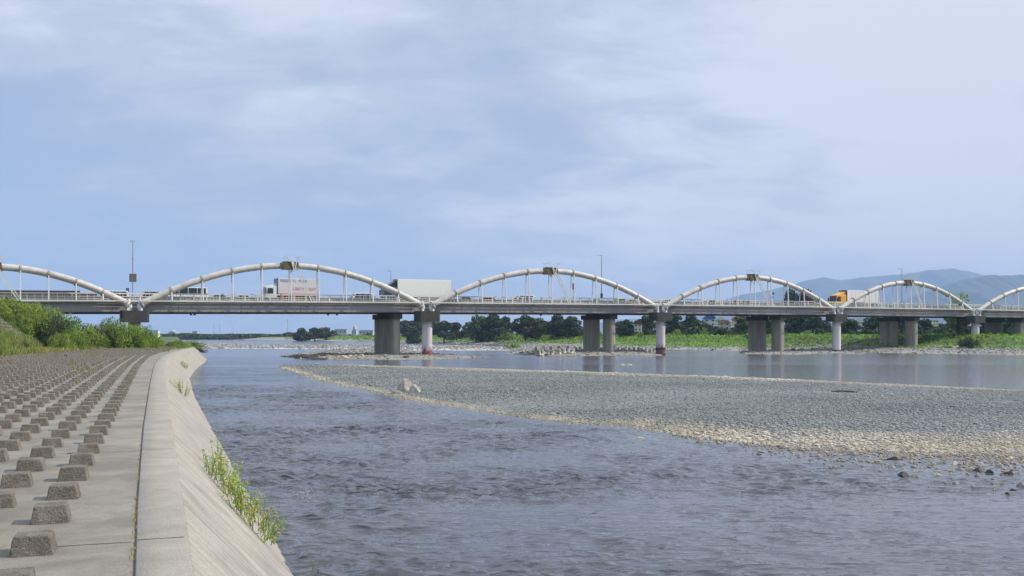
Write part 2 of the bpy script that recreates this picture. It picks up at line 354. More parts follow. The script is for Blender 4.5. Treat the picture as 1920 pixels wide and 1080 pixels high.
col = col * (1 - green[..., None]) + soil * green[..., None]
wet = (GZ < 0.03)[..., None]; col = np.where(wet, col * .55, col)
na, nd = A.shape
idx = np.arange(na * nd).reshape(na, nd)
quads = np.stack([idx[:-1, :-1], idx[1:, :-1], idx[1:, 1:], idx[:-1, 1:]], -1).reshape(-1, 4)[:, ::-1]
M_ground = mat('ground_gravel', (1, 1, 1), .95, .28, 3.0, attr='tint', bump=.5, bscale=5, speck=.2, speck_scale=9)
g = npmesh('ground', np.stack([GX, GY, GZ], -1).reshape(-1, 3), quads, M_ground, smooth=True, attrs={'tint': ('POINT', col.reshape(-1, 3))})
tag(g, kind='structure')

# ------------------------------------------------------------------ water
def water_mat():
    m = bpy.data.materials.new('river_water'); m.use_nodes = True; nt = m.node_tree; bs = nt.nodes['Principled BSDF']
    geo = nn(nt, 'ShaderNodeNewGeometry'); pos = geo.outputs['Position']
    bs.inputs['IOR'].default_value = 1.5
    n = nn(nt, 'ShaderNodeTexNoise', Scale=.35, Detail=4.0); nt.links.new(pos, n.inputs[0])
    nt.links.new(ramp(nt, n.outputs[0], [(.35, (.078, .077, .080)), (.7, (.060, .061, .065))]), bs.inputs['Base Color'])
    a = nn(nt, 'ShaderNodeAttribute', attribute_name='rough')
    sp = nn(nt, 'ShaderNodeSeparateXYZ'); nt.links.new(pos, sp.inputs[0])
    mr = nn(nt, 'ShaderNodeMapRange'); nt.links.new(sp.outputs[1], mr.inputs[0]); mr.inputs[1].default_value = 40; mr.inputs[2].default_value = 140; mr.inputs[3].default_value = .05; mr.inputs[4].default_value = .13
    nt.links.new(mr.outputs[0], bs.inputs['Roughness'])
    mp = nn(nt, 'ShaderNodeMapping'); mp.inputs['Rotation'].default_value = (0, 0, R(8)); mp.inputs['Scale'].default_value = (.5, 1.15, 1); nt.links.new(pos, mp.inputs[0])
    b1 = nn(nt, 'ShaderNodeTexNoise', Scale=2.6, Detail=2.0, Roughness=.5, Distortion=.9); nt.links.new(mp.outputs[0], b1.inputs[0])
    b2 = nn(nt, 'ShaderNodeTexNoise', Scale=9.0, Detail=3.0, Roughness=.6, Distortion=.4); nt.links.new(mp.outputs[0], b2.inputs[0])
    h = mth(nt, 'ADD', mth(nt, 'MULTIPLY', mth(nt, 'POWER', b1.outputs[0], 1.6), .16), mth(nt, 'MULTIPLY', b2.outputs[0], .008))
    h = mth(nt, 'MULTIPLY', h, a.outputs['Fac'])
    bp = nn(nt, 'ShaderNodeBump', Strength=1.0, Distance=1.0); nt.links.new(h, bp.inputs['Height']); nt.links.new(bp.outputs[0], bs.inputs['Normal'])
    return m
M_water = water_mat()
wa = np.concatenate([np.linspace(-70, -30, 20, endpoint=False), np.linspace(-30, 30, 760, endpoint=False), np.linspace(30, 70, 20)])
wd = np.concatenate([np.geomspace(8, 75, 900, endpoint=False), np.geomspace(75, 200, 160, endpoint=False), np.geomspace(200, 3000, 40)])
A, Dd = np.meshgrid(np.radians(wa), wd, indexing='ij')
WX = Dd * np.sin(A); WY = Dd * np.cos(A)
# how lively the current is: riffle between the wall and the bar, calm pool behind and to the lower right
dbar = polydist(WX, WY, BAR)
lineb = np.interp(WX, [p[0] for p in BAR[:17]], [p[1] for p in BAR[:17]])
live = np.clip((130 - WY) / 10, 0, 1) * np.where(WY < lineb + 1, 1.0, 0.0) * np.clip(-dbar / 2.5, .15, 1)
live = np.where(WX < -20, np.clip((125 - WY) / 12, 0, 1), live)
calm_r = np.clip((WX - .22 * WY) / 8, 0, 1); live = live * (1 - .62 * calm_r)
patch = np.clip(.75 + 1.7 * vnoise(WX * .6, WY * .8, 2.6, 21), .2, 2.4)
live_amp = live * patch * (1 + .45 * np.exp(-np.maximum(WX - capx(WY) - 2, 0) / 7)) * np.interp(WY, [8, 16, 30], [.4, .62, 1])
h = np.zeros(WX.shape); r = np.random.default_rng(5)
wx = WX + .5 * vnoise(WX, WY, 2.2, 31); wy = WY + .5 * vnoise(WX, WY, 2.2, 32)
for k in range(64):
    lam = .28 * (1.3 / .28) ** r.random(); th = R(82) + r.normal() * .5; kk = 2 * math.pi / lam
    h += lam * .0049 * (2 * ((1 + np.sin(kk * (wx * math.cos(th) + wy * math.sin(th)) + r.random() * 6.28)) / 2) ** 2.8 - .65) * np.clip((95 - WY) / 45, 0, 1)
h = np.where(h > 0, h * 1.35, h * .8) * live_amp
rough = .15 + live_amp * np.interp(WY, [20, 45, 90], [.9, 1.3, 2.4])
rough = np.where(WY > 130, .45 + .25 * vnoise(WX, WY, 14, 40) + .5 * np.clip((WY - 215) / 60, 0, 1) * np.clip(-WX / 60, 0, 1), rough)
idx = np.arange(A.size).reshape(A.shape)
quads = np.stack([idx[:-1, :-1], idx[1:, :-1], idx[1:, 1:], idx[:-1, 1:]], -1).reshape(-1, 4)[:, ::-1]
rc = np.repeat(np.clip(rough, 0, 4)[..., None], 3, -1).reshape(-1, 3)
wobj = npmesh('water', np.stack([WX, WY, h], -1).reshape(-1, 3), quads, M_water, smooth=True, attrs={'rough': ('POINT', rc)})
tag(wobj, kind='structure')

# ------------------------------------------------------------------ stones
def ico():
    import bmesh
    bm = bmesh.new(); bmesh.ops.create_icosphere(bm, subdivisions=1, radius=1); V = np.array([v.co[:] for v in bm.verts]); Fc = np.array([[v.index for v in f.verts] for f in bm.faces]); bm.free(); return V, Fc
IV, IF = ico()
octV = np.array([(1, 0, 0), (0, 1, 0), (-1, 0, 0), (0, -1, 0), (0, 0, 1), (0, 0, -.6)], float); octF = np.array([(0, 1, 4), (1, 2, 4), (2, 3, 4), (3, 0, 4), (1, 0, 5), (2, 1, 5), (3, 2, 5), (0, 3, 5)])
def stones(name, X, Y, Z, S, C, label, cat, rng, flat=.5, base=(IV, IF)):
    n = len(X); bV, bF = base; k = len(bV)
    V = bV[None] * (1 + .28 * rng.standard_normal((n, k, 1)) * .6) * np.stack([S * rng.uniform(.7, 1.4, n), S * rng.uniform(.7, 1.1, n), S * rng.uniform(flat * .6, flat * 1.3, n)], -1)[:, None, :]
    t = rng.uniform(0, 6.28, n); c, s_ = np.cos(t)[:, None], np.sin(t)[:, None]
    V = np.stack([V[..., 0] * c - V[..., 1] * s_ + X[:, None], V[..., 0] * s_ + V[..., 1] * c + Y[:, None], V[..., 2] + Z[:, None]], -1)
    Fc = (bF[None] + (np.arange(n) * k)[:, None, None]).reshape(-1, 3)
    cols = np.repeat(C, k, 0)
    o = npmesh(name, V.reshape(-1, 3), Fc, M_stone, attrs={'tint': ('POINT', cols)})
    return tag(o, label, cat, kind='stuff')
def scatter_img(n, poly, rng, dmin=28, dmax=175, inset=-.3, pw=1.0):
    """points spread over a polygon, denser close to the viewer"""
    out = []
    tot = 0
    while tot < n:
        D = np.exp(rng.uniform(math.log(dmin), math.log(dmax), n * 2)) if pw == 1.0 else rng.uniform(dmin, dmax, n * 2)
        X = D * rng.uniform(-.56, .62, n * 2); d = polydist(X, D, poly); k = d > inset
        out.append(np.stack([X[k], D[k], d[k]], 1)); tot += k.sum()
    return np.concatenate(out)[:n]
rng = np.random.default_rng(3)
pts = scatter_img(80000, BAR, rng, inset=-.25)
X, Y, d = pts.T
S = rng.uniform(.022, .058, len(X)) * (.5 + Y / 85) * np.where(rng.random(len(X)) < .05, 1.7, 1)
pn = vnoise(X * .5, Y, 5.5, 91); S *= 1 + .75 * np.clip(pn, -.35, 1)
S *= 1 + .35 * np.clip(1 - d / 4, 0, 1) * np.clip((X - 0) / 20, 0, 1)
tw = tanw(X, Y, np.maximum(d, 0)); tw = np.clip(tw + rng.normal(0, .16, len(X)), 0, 1)[:, None]
C = (np.array([.235, .252, .245]) * (1 - tw) + np.array([.52, .46, .355]) * tw) * rng.uniform(.72, 1.22, (len(X), 1)) * (1 + .30 * vnoise(X * .35, Y, 7, 92) + .15 * pn)[:, None] + rng.normal(0, .008, (len(X), 3))
stones('gravel_stones', X, Y, groundz(X, Y) + S * .12, S, np.clip(C, .02, .9), 'grey river pebbles with a tan rim covering the long gravel bar', 'gravel', rng, flat=.4)
# pebbles half in the water off the bar, lower right
n = 1500; px = 1250 + 690 * rng.uniform(0, 1, n) ** .75; py = np.interp(px, [1250, 1480, 1600, 1750, 1920], [812, 838, 845, 852, 855]) + rng.exponential(1, n) * np.interp(px, [1250, 1900], [3, 13])
D = 4 * F / (py - HZ); S = rng.uniform(.03, .07, n) * np.where(rng.random(n) < .08, 1.8, 1); tw = rng.uniform(.2, 1, (n, 1))
C = (np.array([.2, .2, .19]) * (1 - tw) + np.array([.45, .37, .26]) * tw) * rng.uniform(.6, 1.2, (n, 1))
stones('shallow_pebbles', G(px, D), D, np.full(n, .0), S, C, 'scattered tan pebbles poking out of the shallows beside the bar', 'pebbles', rng)
# far gravel of the right bank, the islands
pts = []
for poly, n, mx in ((ISA, 1600, 230), (ISB, 2600, 330), (FARG, 5000, 480), (PIER3, 900, 240)):
    ys = [p[1] for p in poly]; xs = [p[0] for p in poly]; m = n * 6
    xx = rng.uniform(min(xs), max(xs), m); yy = rng.uniform(min(ys), max(ys), m); k = polydist(xx, yy, poly) > .2; pts.append(np.stack([xx[k], yy[k]], 1)[:n])
xx = rng.uniform(-120, 150, 90000); yy = rng.uniform(120, 520, 90000); dd = polydist(xx, yy, RB); k = (dd > .2) & (dd < np.where(yy < 240, 19, 9)) & (np.abs(xx / yy) < .56); pts.append(np.stack([xx[k], yy[k]], 1)[:16000])
pts = np.concatenate(pts); X, Y = pts.T; S = rng.uniform(.12, .34, len(X)) * (Y / 230) ** .7
tw = np.clip(.25 + .5 * vnoise(X, Y, 9, 12) + rng.normal(0, .15, len(X)), 0, 1)[:, None]
C = (np.array([.26, .27, .265]) * (1 - tw) + np.array([.46, .41, .32]) * tw) * rng.uniform(.55, 1.35, (len(X), 1))
stones('bank_stones', X, Y, groundz(X, Y) + S * .15, S, C, 'grey rubble and cobbles along the far waterline and around the bridge piers', 'rubble', rng)

def make_rock(name, seed, m, flat=.6):
    import bmesh
    bm = bmesh.new(); bmesh.ops.create_icosphere(bm, subdivisions=3, radius=1); r = random.Random(seed)
    pl = [(Vector((r.uniform(-1, 1), r.uniform(-1, 1), r.uniform(-.4, 1))).normalized(), r.uniform(.42, .72)) for _ in range(11)]
    from mathutils import noise
    for v in bm.verts:
        for nrm, dd in pl:
            t = v.co.dot(nrm)
            if t > dd: v.co -= nrm * (t - dd) * .97
        v.co *= 1 + .10 * noise.noise(v.co * 2.3 + Vector((seed, 0, 0)))
        v.co.z *= flat
        v.co.z = max(v.co.z, -.25)
    me = bpy.data.meshes.new(name); bm.to_mesh(me); bm.free(); me.materials.append(m)
    return me
ROCKS = {}
for key, m in (('grey', M_rock), ('tan', M_rockt), ('rust', M_rockr), ('dark', M_rockd)):
    ROCKS[key] = [make_rock('rock', i * 3 + 1, m) for i in range(4)]
def rock(px, py, wpx, key='grey', label='', group=None, z=None, hf=1.0, name='rock', D=None, cat='rock'):
    if D is None:
        x, y = Wp(px, py, 0.0)
    else: x, y = G(px, D), D
    zz = z if z is not None else max(gz(x, y), 0) - .02
    if D is None and zz > .05:
        x, y = Wp(px, py, zz)
    o = bpy.data.objects.new(name, random.choice(ROCKS[key])); link(o)
    s = wpx / 2 / F * y * 1.25
    o.location = (x, y, zz); o.scale = (s * 1.05, s * random.uniform(.75, 1.0), s * hf); o.rotation_euler = (0, 0, random.uniform(-.5, .5) + random.choice((0, math.pi)))
    return tag(o, label, cat, group)
# the boulders named one by one
rock(757, 733, 34, 'grey', 'tallest grey boulder of the three at the left end of the gravel bar', 'boulders on the gravel bar', hf=2.3, name='boulder', cat='boulder')
rock(777, 735, 33, 'grey', 'sloping grey boulder on the right of the trio on the gravel bar', 'boulders on the gravel bar', hf=1.7, name='boulder', cat='boulder')
rock(745, 740, 25, 'grey', 'smallest boulder of the trio, lowest and nearest the current', 'boulders on the gravel bar', hf=1.1, name='boulder', cat='boulder')
rock(1167, 684, 13, 'tan', 'left one of two low tan rocks in the calm channel before the second white pier', hf=.7, z=-.03)
rock(1180, 684, 14, 'tan', 'right one of two low tan rocks in the calm channel before the second white pier', hf=.7, z=-.03)
rock(1425, 708, 50, 'dark', 'long flat dark rock at the back edge of the gravel bar', hf=.12)
rock(1889, 736, 18, 'rust', 'low rusty brown rock at the right end of the gravel bar', hf=.4)
rock(1200, 821, 20, 'tan', 'lone tan rock in the current just off the middle of the bar', hf=.6, z=-.02)
rock(1035, 776, 12, 'grey', 'small pale grey stone at the near rim of the bar', hf=.8)
near = [(1497, 854, 9), (1549, 848, 8), (1597, 852, 16), (1616, 864, 7), (1533, 860, 6), (1672, 862, 15), (1686, 858, 18), (1673, 876, 9), (1695, 893, 22), (1712, 893, 12), (1760, 892, 10), (1694, 880, 6), (1758, 878, 6), (1790, 871, 14),
        (1822, 882, 16), (1836, 884, 18), (1856, 886, 13), (1838, 874, 16), (1888, 889, 15), (1908, 887, 7), (1876, 872, 8), (1893, 860, 10), (1791, 906, 10), (1872, 908, 12), (1916, 912, 14), (1903, 921, 11), (1890, 926, 9), (1799, 881, 12), (1813, 879, 9), (1865, 918, 6)]
for i, (a, b, c) in enumerate(near):
    c *= 1.35
    key = 'dark' if (a, b) in ((1695, 893), (1836, 884), (1856, 886), (1888, 889), (1903, 921), (1890, 926), (1672, 862)) else random.choice(('tan', 'tan', 'grey'))
    lab = {'dark': 'dark wet rock standing in the shallows off the right end of the gravel bar', 'tan': 'tan stone standing in the shallows off the right end of the gravel bar', 'grey': 'grey stone standing in the shallows off the right end of the gravel bar'}[key]
    if (a, b) == (1695, 893): lab = 'largest dark rock in the shallows, with a tan stone on its right'
    rock(a, b, c, key, lab, 'stones in the shallows', hf=1.15, z=.0)
for i, (a, wpx, key) in enumerate([(381, 8, 'rust'), (391, 8, 'dark'), (409, 7, 'tan'), (437, 7, 'dark'), (451, 9, 'dark'), (471, 8, 'dark'), (481, 9, 'rust'), (499, 7, 'tan'), (511, 8, 'dark'), (604, 12, 'dark'), (653, 7, 'dark'), (668, 7, 'dark'), (765, 9, 'dark'), (780, 9, 'tan'), (852, 13, 'rust'), (885, 7, 'dark'), (905, 6, 'dark'), (575, 6, 'dark'), (697, 6, 'dark')]):
    nmk = {'rust': 'rusty red', 'dark': 'dark', 'tan': 'tan'}[key]
    rock(a, 651.5, wpx, key, f'{nmk} boulder lying across the shallow rapids beyond the bridge', 'boulders in the far rapids', hf=.9, z=.0, name='boulder', cat='boulder')
for i, (a, b, c) in enumerate([(594, 667, 11), (602, 666, 9), (616, 667, 9), (628, 666, 12), (641, 664, 9), (645, 669, 14), (657, 668, 12), (667, 668, 14), (679, 668, 16), (693, 665, 9), (702, 665, 9), (671, 662, 10), (650, 661, 8), (634, 669, 8)]):
    rock(a, b, c, 'tan', 'pale broken boulder on the dark islet at the foot of the first road pier', 'pale boulders on the islet', hf=.9, name='boulder', cat='boulder')
for (a, b, c, hf) in [(575, 669, 60, .18), (620, 664, 50, .22), (590, 672, 40, .12), (690, 664, 40, .2)]:
    rock(a, b, c, 'dark', 'flat dark rock slab at the tip of the islet left of the first road pier', 'dark slabs on the islet', hf=hf, name='rock_slab', cat='rock')
for (a, b, c) in [(755, 667, 12), (762, 669, 10), (1335, 657, 6), (1488, 655, 7)]:
    o = rock(a, b, c, 'dark', {755: 'dark rock touching the right side of the first road pier', 762: 'smaller dark rock a step right of the first road pier', 1335: 'black stump at the waterline left of the third road pier', 1488: 'black stump at the waterline right of the third road pier'}[a], hf=1.6 if a > 1000 else .9)
# concrete armour blocks round the second road pier
def armour_mesh():
    m = MB(); m.tube([(0, 0, 0), (0, 0, 1.0)], [.42, .26], 8)
    for k in range(3):
        a = k * 2.094; m.tube([(0, 0, .25), (math.cos(a) * .85, math.sin(a) * .85, -.05)], [.36, .24], 8)
    o = m.build('armour_block', M_tetra, bevel=0); me = o.data; bpy.data.objects.remove(o); return me
AM = armour_mesh()
for i in range(30):
    px = 1012 + i * 7.7; py = 664.5 if px < 1075 else 661.5 + .6 * math.sin(i)
    sz = 15 if px < 1075 else 12
    for row in (0, 1) if i % 2 == 0 and px < 1200 else (0,):
        a, b = px - row * 9, py - row * 3.5
        x, y = Wp(a, b, .25); o = bpy.data.objects.new('armour_block', AM); link(o); s = sz / F * y * .62
        o.location = (x, y, gz(x, y) * .6 + .1); o.scale = (s, s, s * 1.1); o.rotation_euler = (random.uniform(-.3, .3), random.uniform(-.4, .4), random.uniform(0, 6.28))
        tag(o, 'pale concrete armour block in the row guarding the second road pier', 'armour block', 'concrete armour blocks around the second road pier')
# driftwood
x, y = Wp(1590, 731, .55)
m = MB(); m.tube([(-1.1, .2, .12), (-.5, .1, .16), (.1, 0, .15), (.6, -.1, .08)], [.03, .06, .07, .05], 7)
o = m.build('driftwood', M_wood, smooth=True); o.location = (x, y, gz(x, y) + .02); o.scale = (.9, .9, .8); tag(o, 'dark bleached driftwood log lying on the back of the gravel bar', 'driftwood')

# ------------------------------------------------------------------ the river wall, its slab and its blocks
Ds = np.concatenate([np.arange(2, 60, 1.0), np.arange(60, 162, 2.0)])
def wcap(D): return np.interp(D, [7, 12, 22, 40], [.42, .49, .56, .58])
def strip(offs_z, name, m, parent=None, Ds=Ds, jitter=0.0):
    """offs_z: list of (lateral offset from the cap's outer edge, z)"""
    k = len(offs_z); V = []
    cx = capx(Ds); tx = np.gradient(cx, Ds); ln = np.sqrt(1 + tx ** 2)
    # normal pointing left (away from the water)
    nx, ny = -1 / ln, tx / ln
    for (o_, z_) in offs_z:
        jz = jitter * (o_ < -.1) * vnoise(Ds, np.full(len(Ds), o_ * 3.1), 1.3, 55) if jitter else 0
        oo = o_ * wcap(Ds) / .58 if 0 < o_ < .6 else o_
        V.append(np.stack([cx + nx * (oo + jz), Ds + ny * (oo + jz), np.full(len(Ds), z_)], 1))
    V = np.stack(V, 1); n = len(Ds); idx = np.arange(n * k).reshape(n, k)
    q = np.stack([idx[:-1, :-1], idx[1:, :-1], idx[1:, 1:], idx[:-1, 1:]], -1).reshape(-1, 4)
    return npmesh(name, V.reshape(-1, 3), q, m, parent)
wall = empty('river_wall', (0.3, 6, 0))
wall.location = (0, 0, 0)
tag(wall, 'long pale concrete river wall with a flat cap and a streaked slope down to the water', 'wall')
strip([(-.02, 2.008), (.0, 2.014), (.28, 2.016), (.56, 2.014), (.575, 2.004), (.577, 1.8)], 'wall_cap', M_capc, wall)
strip([(-2.55, -.75), (-2.12, -.28), (-1.84, .03), (-1.30, .62), (-.66, 1.32), (-.04, 1.975), (-.023, 1.99), (-.021, 2.007)], 'wall_face', M_face, wall, jitter=.035)
strip([(.576, 2.003), (.592, 2.003)], 'expansion_joint', M_crack, wall)
# end of the wall where it turns into the bank
slab = strip([(.59, 1.995)] + [(.8 + i * .75, 2.0) for i in range(20)], 'path', M_slab); tag(slab, kind='structure')
for i in range(16):
    D = 9.9 + i * 7.6; V = []; cx = float(capx(np.array([D]))[0]); wc = float(wcap(D)); Q = []
    for (o0, o1, z_, nm, par) in ((.02, wc - .01, 2.0185, 'cap_joint', wall), (wc + .04, 13.5, 2.003, 'slab_joint', slab)):
        mb = MB(); k = 30 if o1 > 5 else 4; nx, ny = -.944, -.33; tx_, ty_ = .33, -.944
        for j in range(k):
            a_ = o0 + (o1 - o0) * j / k; b_ = o0 + (o1 - o0) * (j + 1) / k; w_ = .009
            mb.add([(cx + nx * a_ - tx_ * w_, D + ny * a_ - ty_ * w_, z_), (cx + nx * b_ - tx_ * w_, D + ny * b_ - ty_ * w_, z_), (cx + nx * b_ + tx_ * w_, D + ny * b_ + ty_ * w_, z_), (cx + nx * a_ + tx_ * w_, D + ny * a_ + ty_ * w_, z_)], [(0, 1, 2, 3)])
        mb.build(nm, M_crack, par)
def block_mesh(seed, big=1.0):
    r = random.Random(seed); import bmesh
    from mathutils import noise
    m = MB(); m.box(-.215, .215, -.20, .20, -.02, .205, taper=.042)
    o = m.build('b', M_block, bevel=.013, seg=2); bm = bmesh.new(); bm.from_mesh(o.data)
    bmesh.ops.subdivide_edges(bm, edges=[e for e in bm.edges if e.calc_length() > .1], cuts=5, use_grid_fill=True)
    for v in bm.verts:
        v.co += Vector((noise.noise(v.co * 13 + Vector((seed, 0, 0))), noise.noise(v.co * 13 + Vector((0, seed, 5))), noise.noise(v.co * 15 + Vector((3, 0, seed))))) * .007
        v.co += Vector((noise.noise(v.co * 45 + Vector((seed, 0, 0))), noise.noise(v.co * 45 + Vector((0, seed, 5))), noise.noise(v.co * 45 + Vector((3, 0, seed))))) * .006
    me = o.data; bm.to_mesh(me); bm.free(); bpy.data.objects.remove(o); me.name = 'concrete_block'; return me
BM = [block_mesh(i) for i in range(6)]
spots = []
for rrow in range(20):
    for k in range(-4, 92):
        D = 9.26 + k * 1.55 + (.72 if rrow % 2 else 0) + rrow * .22
        curve = float(capx(np.array([D]))[0]) - (-.35 * D + .27)
        X = -4.38 - .354 * (D - 9.26) - .70 * rrow + max(curve, 0) * (1 - rrow / 22)
        foot = -13.6 - .349 * D
        if D < 5 or X < foot + .3 or X / D < -.56: continue
        if D > 150 - rrow * 1.0: continue
        if D > 92 and rrow > 16 - (D - 92) * .15: continue
        spots.append((D, X, rrow, k))
spots.sort()
low = MB()
bl_label = {0: 'weathered concrete block in the row nearest the path, on the grey slab', 1: 'weathered concrete block in the second row from the path, on the grey slab', 2: 'weathered concrete block in the third row from the path, on the grey slab'}
rest = []
for i, (D, X, rrow, k) in enumerate(spots):
    if i < 296:
        o = bpy.data.objects.new('concrete_block', BM[(i * 7 + k) % 6]); link(o)
        o.location = (X, D, 2.0); o.rotation_euler = (0, 0, ROWROT + random.uniform(-.05, .05)); s = random.uniform(.83, .92); o.scale = (s * 1.0, s * .98, s * random.uniform(.92, 1.05))
        lab = bl_label.get(rrow, 'weathered concrete block in one of the rows farther left of the path')
        if i == 0: lab = 'nearest block of all, cut by the bottom left corner of the view'
        tag(o, lab, 'concrete block', 'tapered concrete blocks set out in rows on the slab')
    else: rest.append((D, X))
for D, X in rest:
    M = Matrix.Translation((X, D, 2.0)) @ Matrix.Rotation(ROWROT + random.uniform(-.06, .06), 4, 'Z')
    low.box(-.185, .185, -.17, .17, -.02, random.uniform(.15, .19), M, taper=.05)
# the levee slope has a patch of the same blocks
for i in range(14):
    for j in range(20):
        D = 112 + j * 1.7 + i * .8; perp = 1.6 + i * .62
        X = -13.6 - .349 * D - perp / .944; z = 2 + perp / 1.5
        if X / D < -.56 or G(115, D) < X: continue
        M = Matrix.Translation((X, D, z)) @ Matrix.Rotation(ROWROT, 4, 'Z') @ Matrix.Rotation(math.atan(1 / 1.5), 4, 'Y')
        low.box(-.28, .28, -.34, .34, -.02, .3, M, taper=.05)
o = low.build('far_revetment_blocks', M_block); tag(o, 'rows of small dark concrete blocks far along the revetment and on the levee slope', 'concrete blocks', kind='stuff')

# ------------------------------------------------------------------ foliage
def leafcloud(pts, size, rng, upbias=.3, tint=None, aspect=.6):
    n = len(pts); a = rng.normal(size=(n, 3)); a[:, 2] += upbias; a /= np.linalg.norm(a, axis=1)[:, None]
    b = np.cross(a, rng.normal(size=(n, 3))); b /= np.linalg.norm(b, axis=1)[:, None]; c = np.cross(a, b)
    s = (size * rng.uniform(.6, 1.35, n))[:, None]
    V = np.stack([pts - b * s, pts - c * s * aspect + a * s * .15, pts + b * s, pts + c * s * aspect + a * s * .15], 1)
    t = rng.uniform(.6, 1.4, n) if tint is None else tint
    C = np.stack([t * rng.uniform(.85, 1.25, n), t, t * rng.uniform(.7, 1.1, n)], 1)
    return V.reshape(-1, 3), np.arange(n * 4).reshape(n, 4), np.repeat(C, 4, 0)
def crown_pts(lobes, n, rng):
    w_ = np.array([l[3] * l[4] for l in lobes]); w_ = w_ / w_.sum(); out = []; tint = []
    for l, ww in zip(lobes, w_):
        k = max(8, int(n * ww)); d = rng.normal(size=(k, 3)); d /= np.linalg.norm(d, axis=1)[:, None]
        rr = rng.uniform(.45, 1.08, k) ** .6
        p = np.array(l[:3]) + d * rr[:, None] * np.array([l[3], l[3], l[4]]); out.append(p)
        tint.append(np.full(k, rng.uniform(.7, 1.35)) * rng.uniform(.7, 1.3, k))
    return np.concatenate(out), np.concatenate(tint)
def tree_meshes(seed, n=3600, leaf=.038, m=None, spread=1.0):
    """unit tree 1 high"""
    r = np.random.default_rng(seed); lobes = []
    for i in range(r.integers(15, 20)):
        a = r.uniform(0, 6.28); rad = r.uniform(.08, .46) * spread; z = r.uniform(.24, .84)
        rad *= 1.0 if z < .65 else .65
        s = r.uniform(.10, .20)
        lobes.append((math.cos(a) * rad, math.sin(a) * rad, z, s, s * .75))
    lobes.append((0, 0, .8, .2, .17)); lobes.append((.1, 0, .45, .25, .2)); lobes.append((-.15, .05, .33, .2, .18))
    p, t = crown_pts(lobes, n, r); V, Fc, C = leafcloud(p, np.full(len(p), leaf), r, tint=t)
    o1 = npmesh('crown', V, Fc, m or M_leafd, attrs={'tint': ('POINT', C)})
    mb = MB(); mb.tube([(0, 0, -.05), (0.01, 0, .2), (0, .01, .45), (0, 0, .7)], [.035, .028, .02, .008], 7)
    for i in range(6):
        l = lobes[i]; mb.tube([(0, 0, .22 + .04 * i), (l[0] * .6, l[1] * .6, l[2] * .8), (l[0], l[1], l[2])], [.014, .009, .004], 5)
    o2 = mb.build('trunk', M_bark); a, b = o1.data, o2.data; bpy.data.objects.remove(o1); bpy.data.objects.remove(o2); return a, b
TR = [tree_meshes(s) for s in (11, 12, 13, 14, 15)]
M_leafm = mat('leaf_mid', (0.085, 0.13, 0.04), .8, .5, .25, (0.05, 0.085, 0.03), attr='tint', trans=.2)
TRM = [tree_meshes(s, m=M_leafm) for s in (31, 32)]
TRL = [tree_meshes(s, 800, .038, M_leaf, .75) for s in (21, 22)]
def tree(x, y, z, h, wf, label, kind=0, group=None, name='tree', lib=None):
    lib = lib or TR; a, b = lib[kind % len(lib)]
    e = empty(name, (x, y, z), random.uniform(0, 6.28)); e.scale = (h * wf, h * wf, h); tag(e, label, 'tree', group)
    for nm, me in (('crown', a), ('trunk', b)):
        o = bpy.data.objects.new(nm, me); link(o); o.parent = e
    return e
def bush_mesh(seed, m, n=2600, leaf=.034, flat=.8):
    r = np.random.default_rng(seed); lobes = []
    for i in range(14):
        a = r.uniform(0, 6.28); rad = r.uniform(0, .72); s = r.uniform(.18, .36); lobes.append((math.cos(a) * rad, math.sin(a) * rad, r.uniform(.15, .62) * (1.15 - rad * .7), s, s * flat))
    p, t = crown_pts(lobes, n, r); p[:, 2] = np.abs(p[:, 2])
    V, Fc, C = leafcloud(p, np.full(len(p), leaf), r, tint=t, aspect=.5)
    o = npmesh('leafy_shrub', V, Fc, m, attrs={'tint': ('POINT', C)})
    me = o.data; bpy.data.objects.remove(o); return me
def stem_mesh(seed):
    r = random.Random(seed); m = MB()
    for i in range(7):
        a = r.uniform(0, 6.28); m.tube([(0, 0, -.03), (math.cos(a) * .25, math.sin(a) * .25, .35), (math.cos(a) * .5, math.sin(a) * .5, .6)], [.02, .014, .006], 4)
    o = m.build('stems', M_bark); me = o.data; bpy.data.objects.remove(o); return me
STEM = stem_mesh(1)
BU = [bush_mesh(s, M_leaf) for s in (1, 2, 3)] + [bush_mesh(9, M_leafd)]
BUF = [bush_mesh(s, M_leaf, 420, .1) for s in (4, 5)] + [bush_mesh(6, M_leafd, 420, .1)]
def bush(x, y, z, rx, h, label, i=0, group=None, lib=None, name='shrub'):
    lib = lib or BU; e = empty(name, (x, y, z), random.uniform(0, 6.28)); e.scale = (rx, rx, h); tag(e, label, 'shrub', group)
    for nm, me in (('foliage', lib[i % len(lib)]), ('stems', STEM)):
        o = bpy.data.objects.new(nm, me); link(o); o.parent = e
    return e
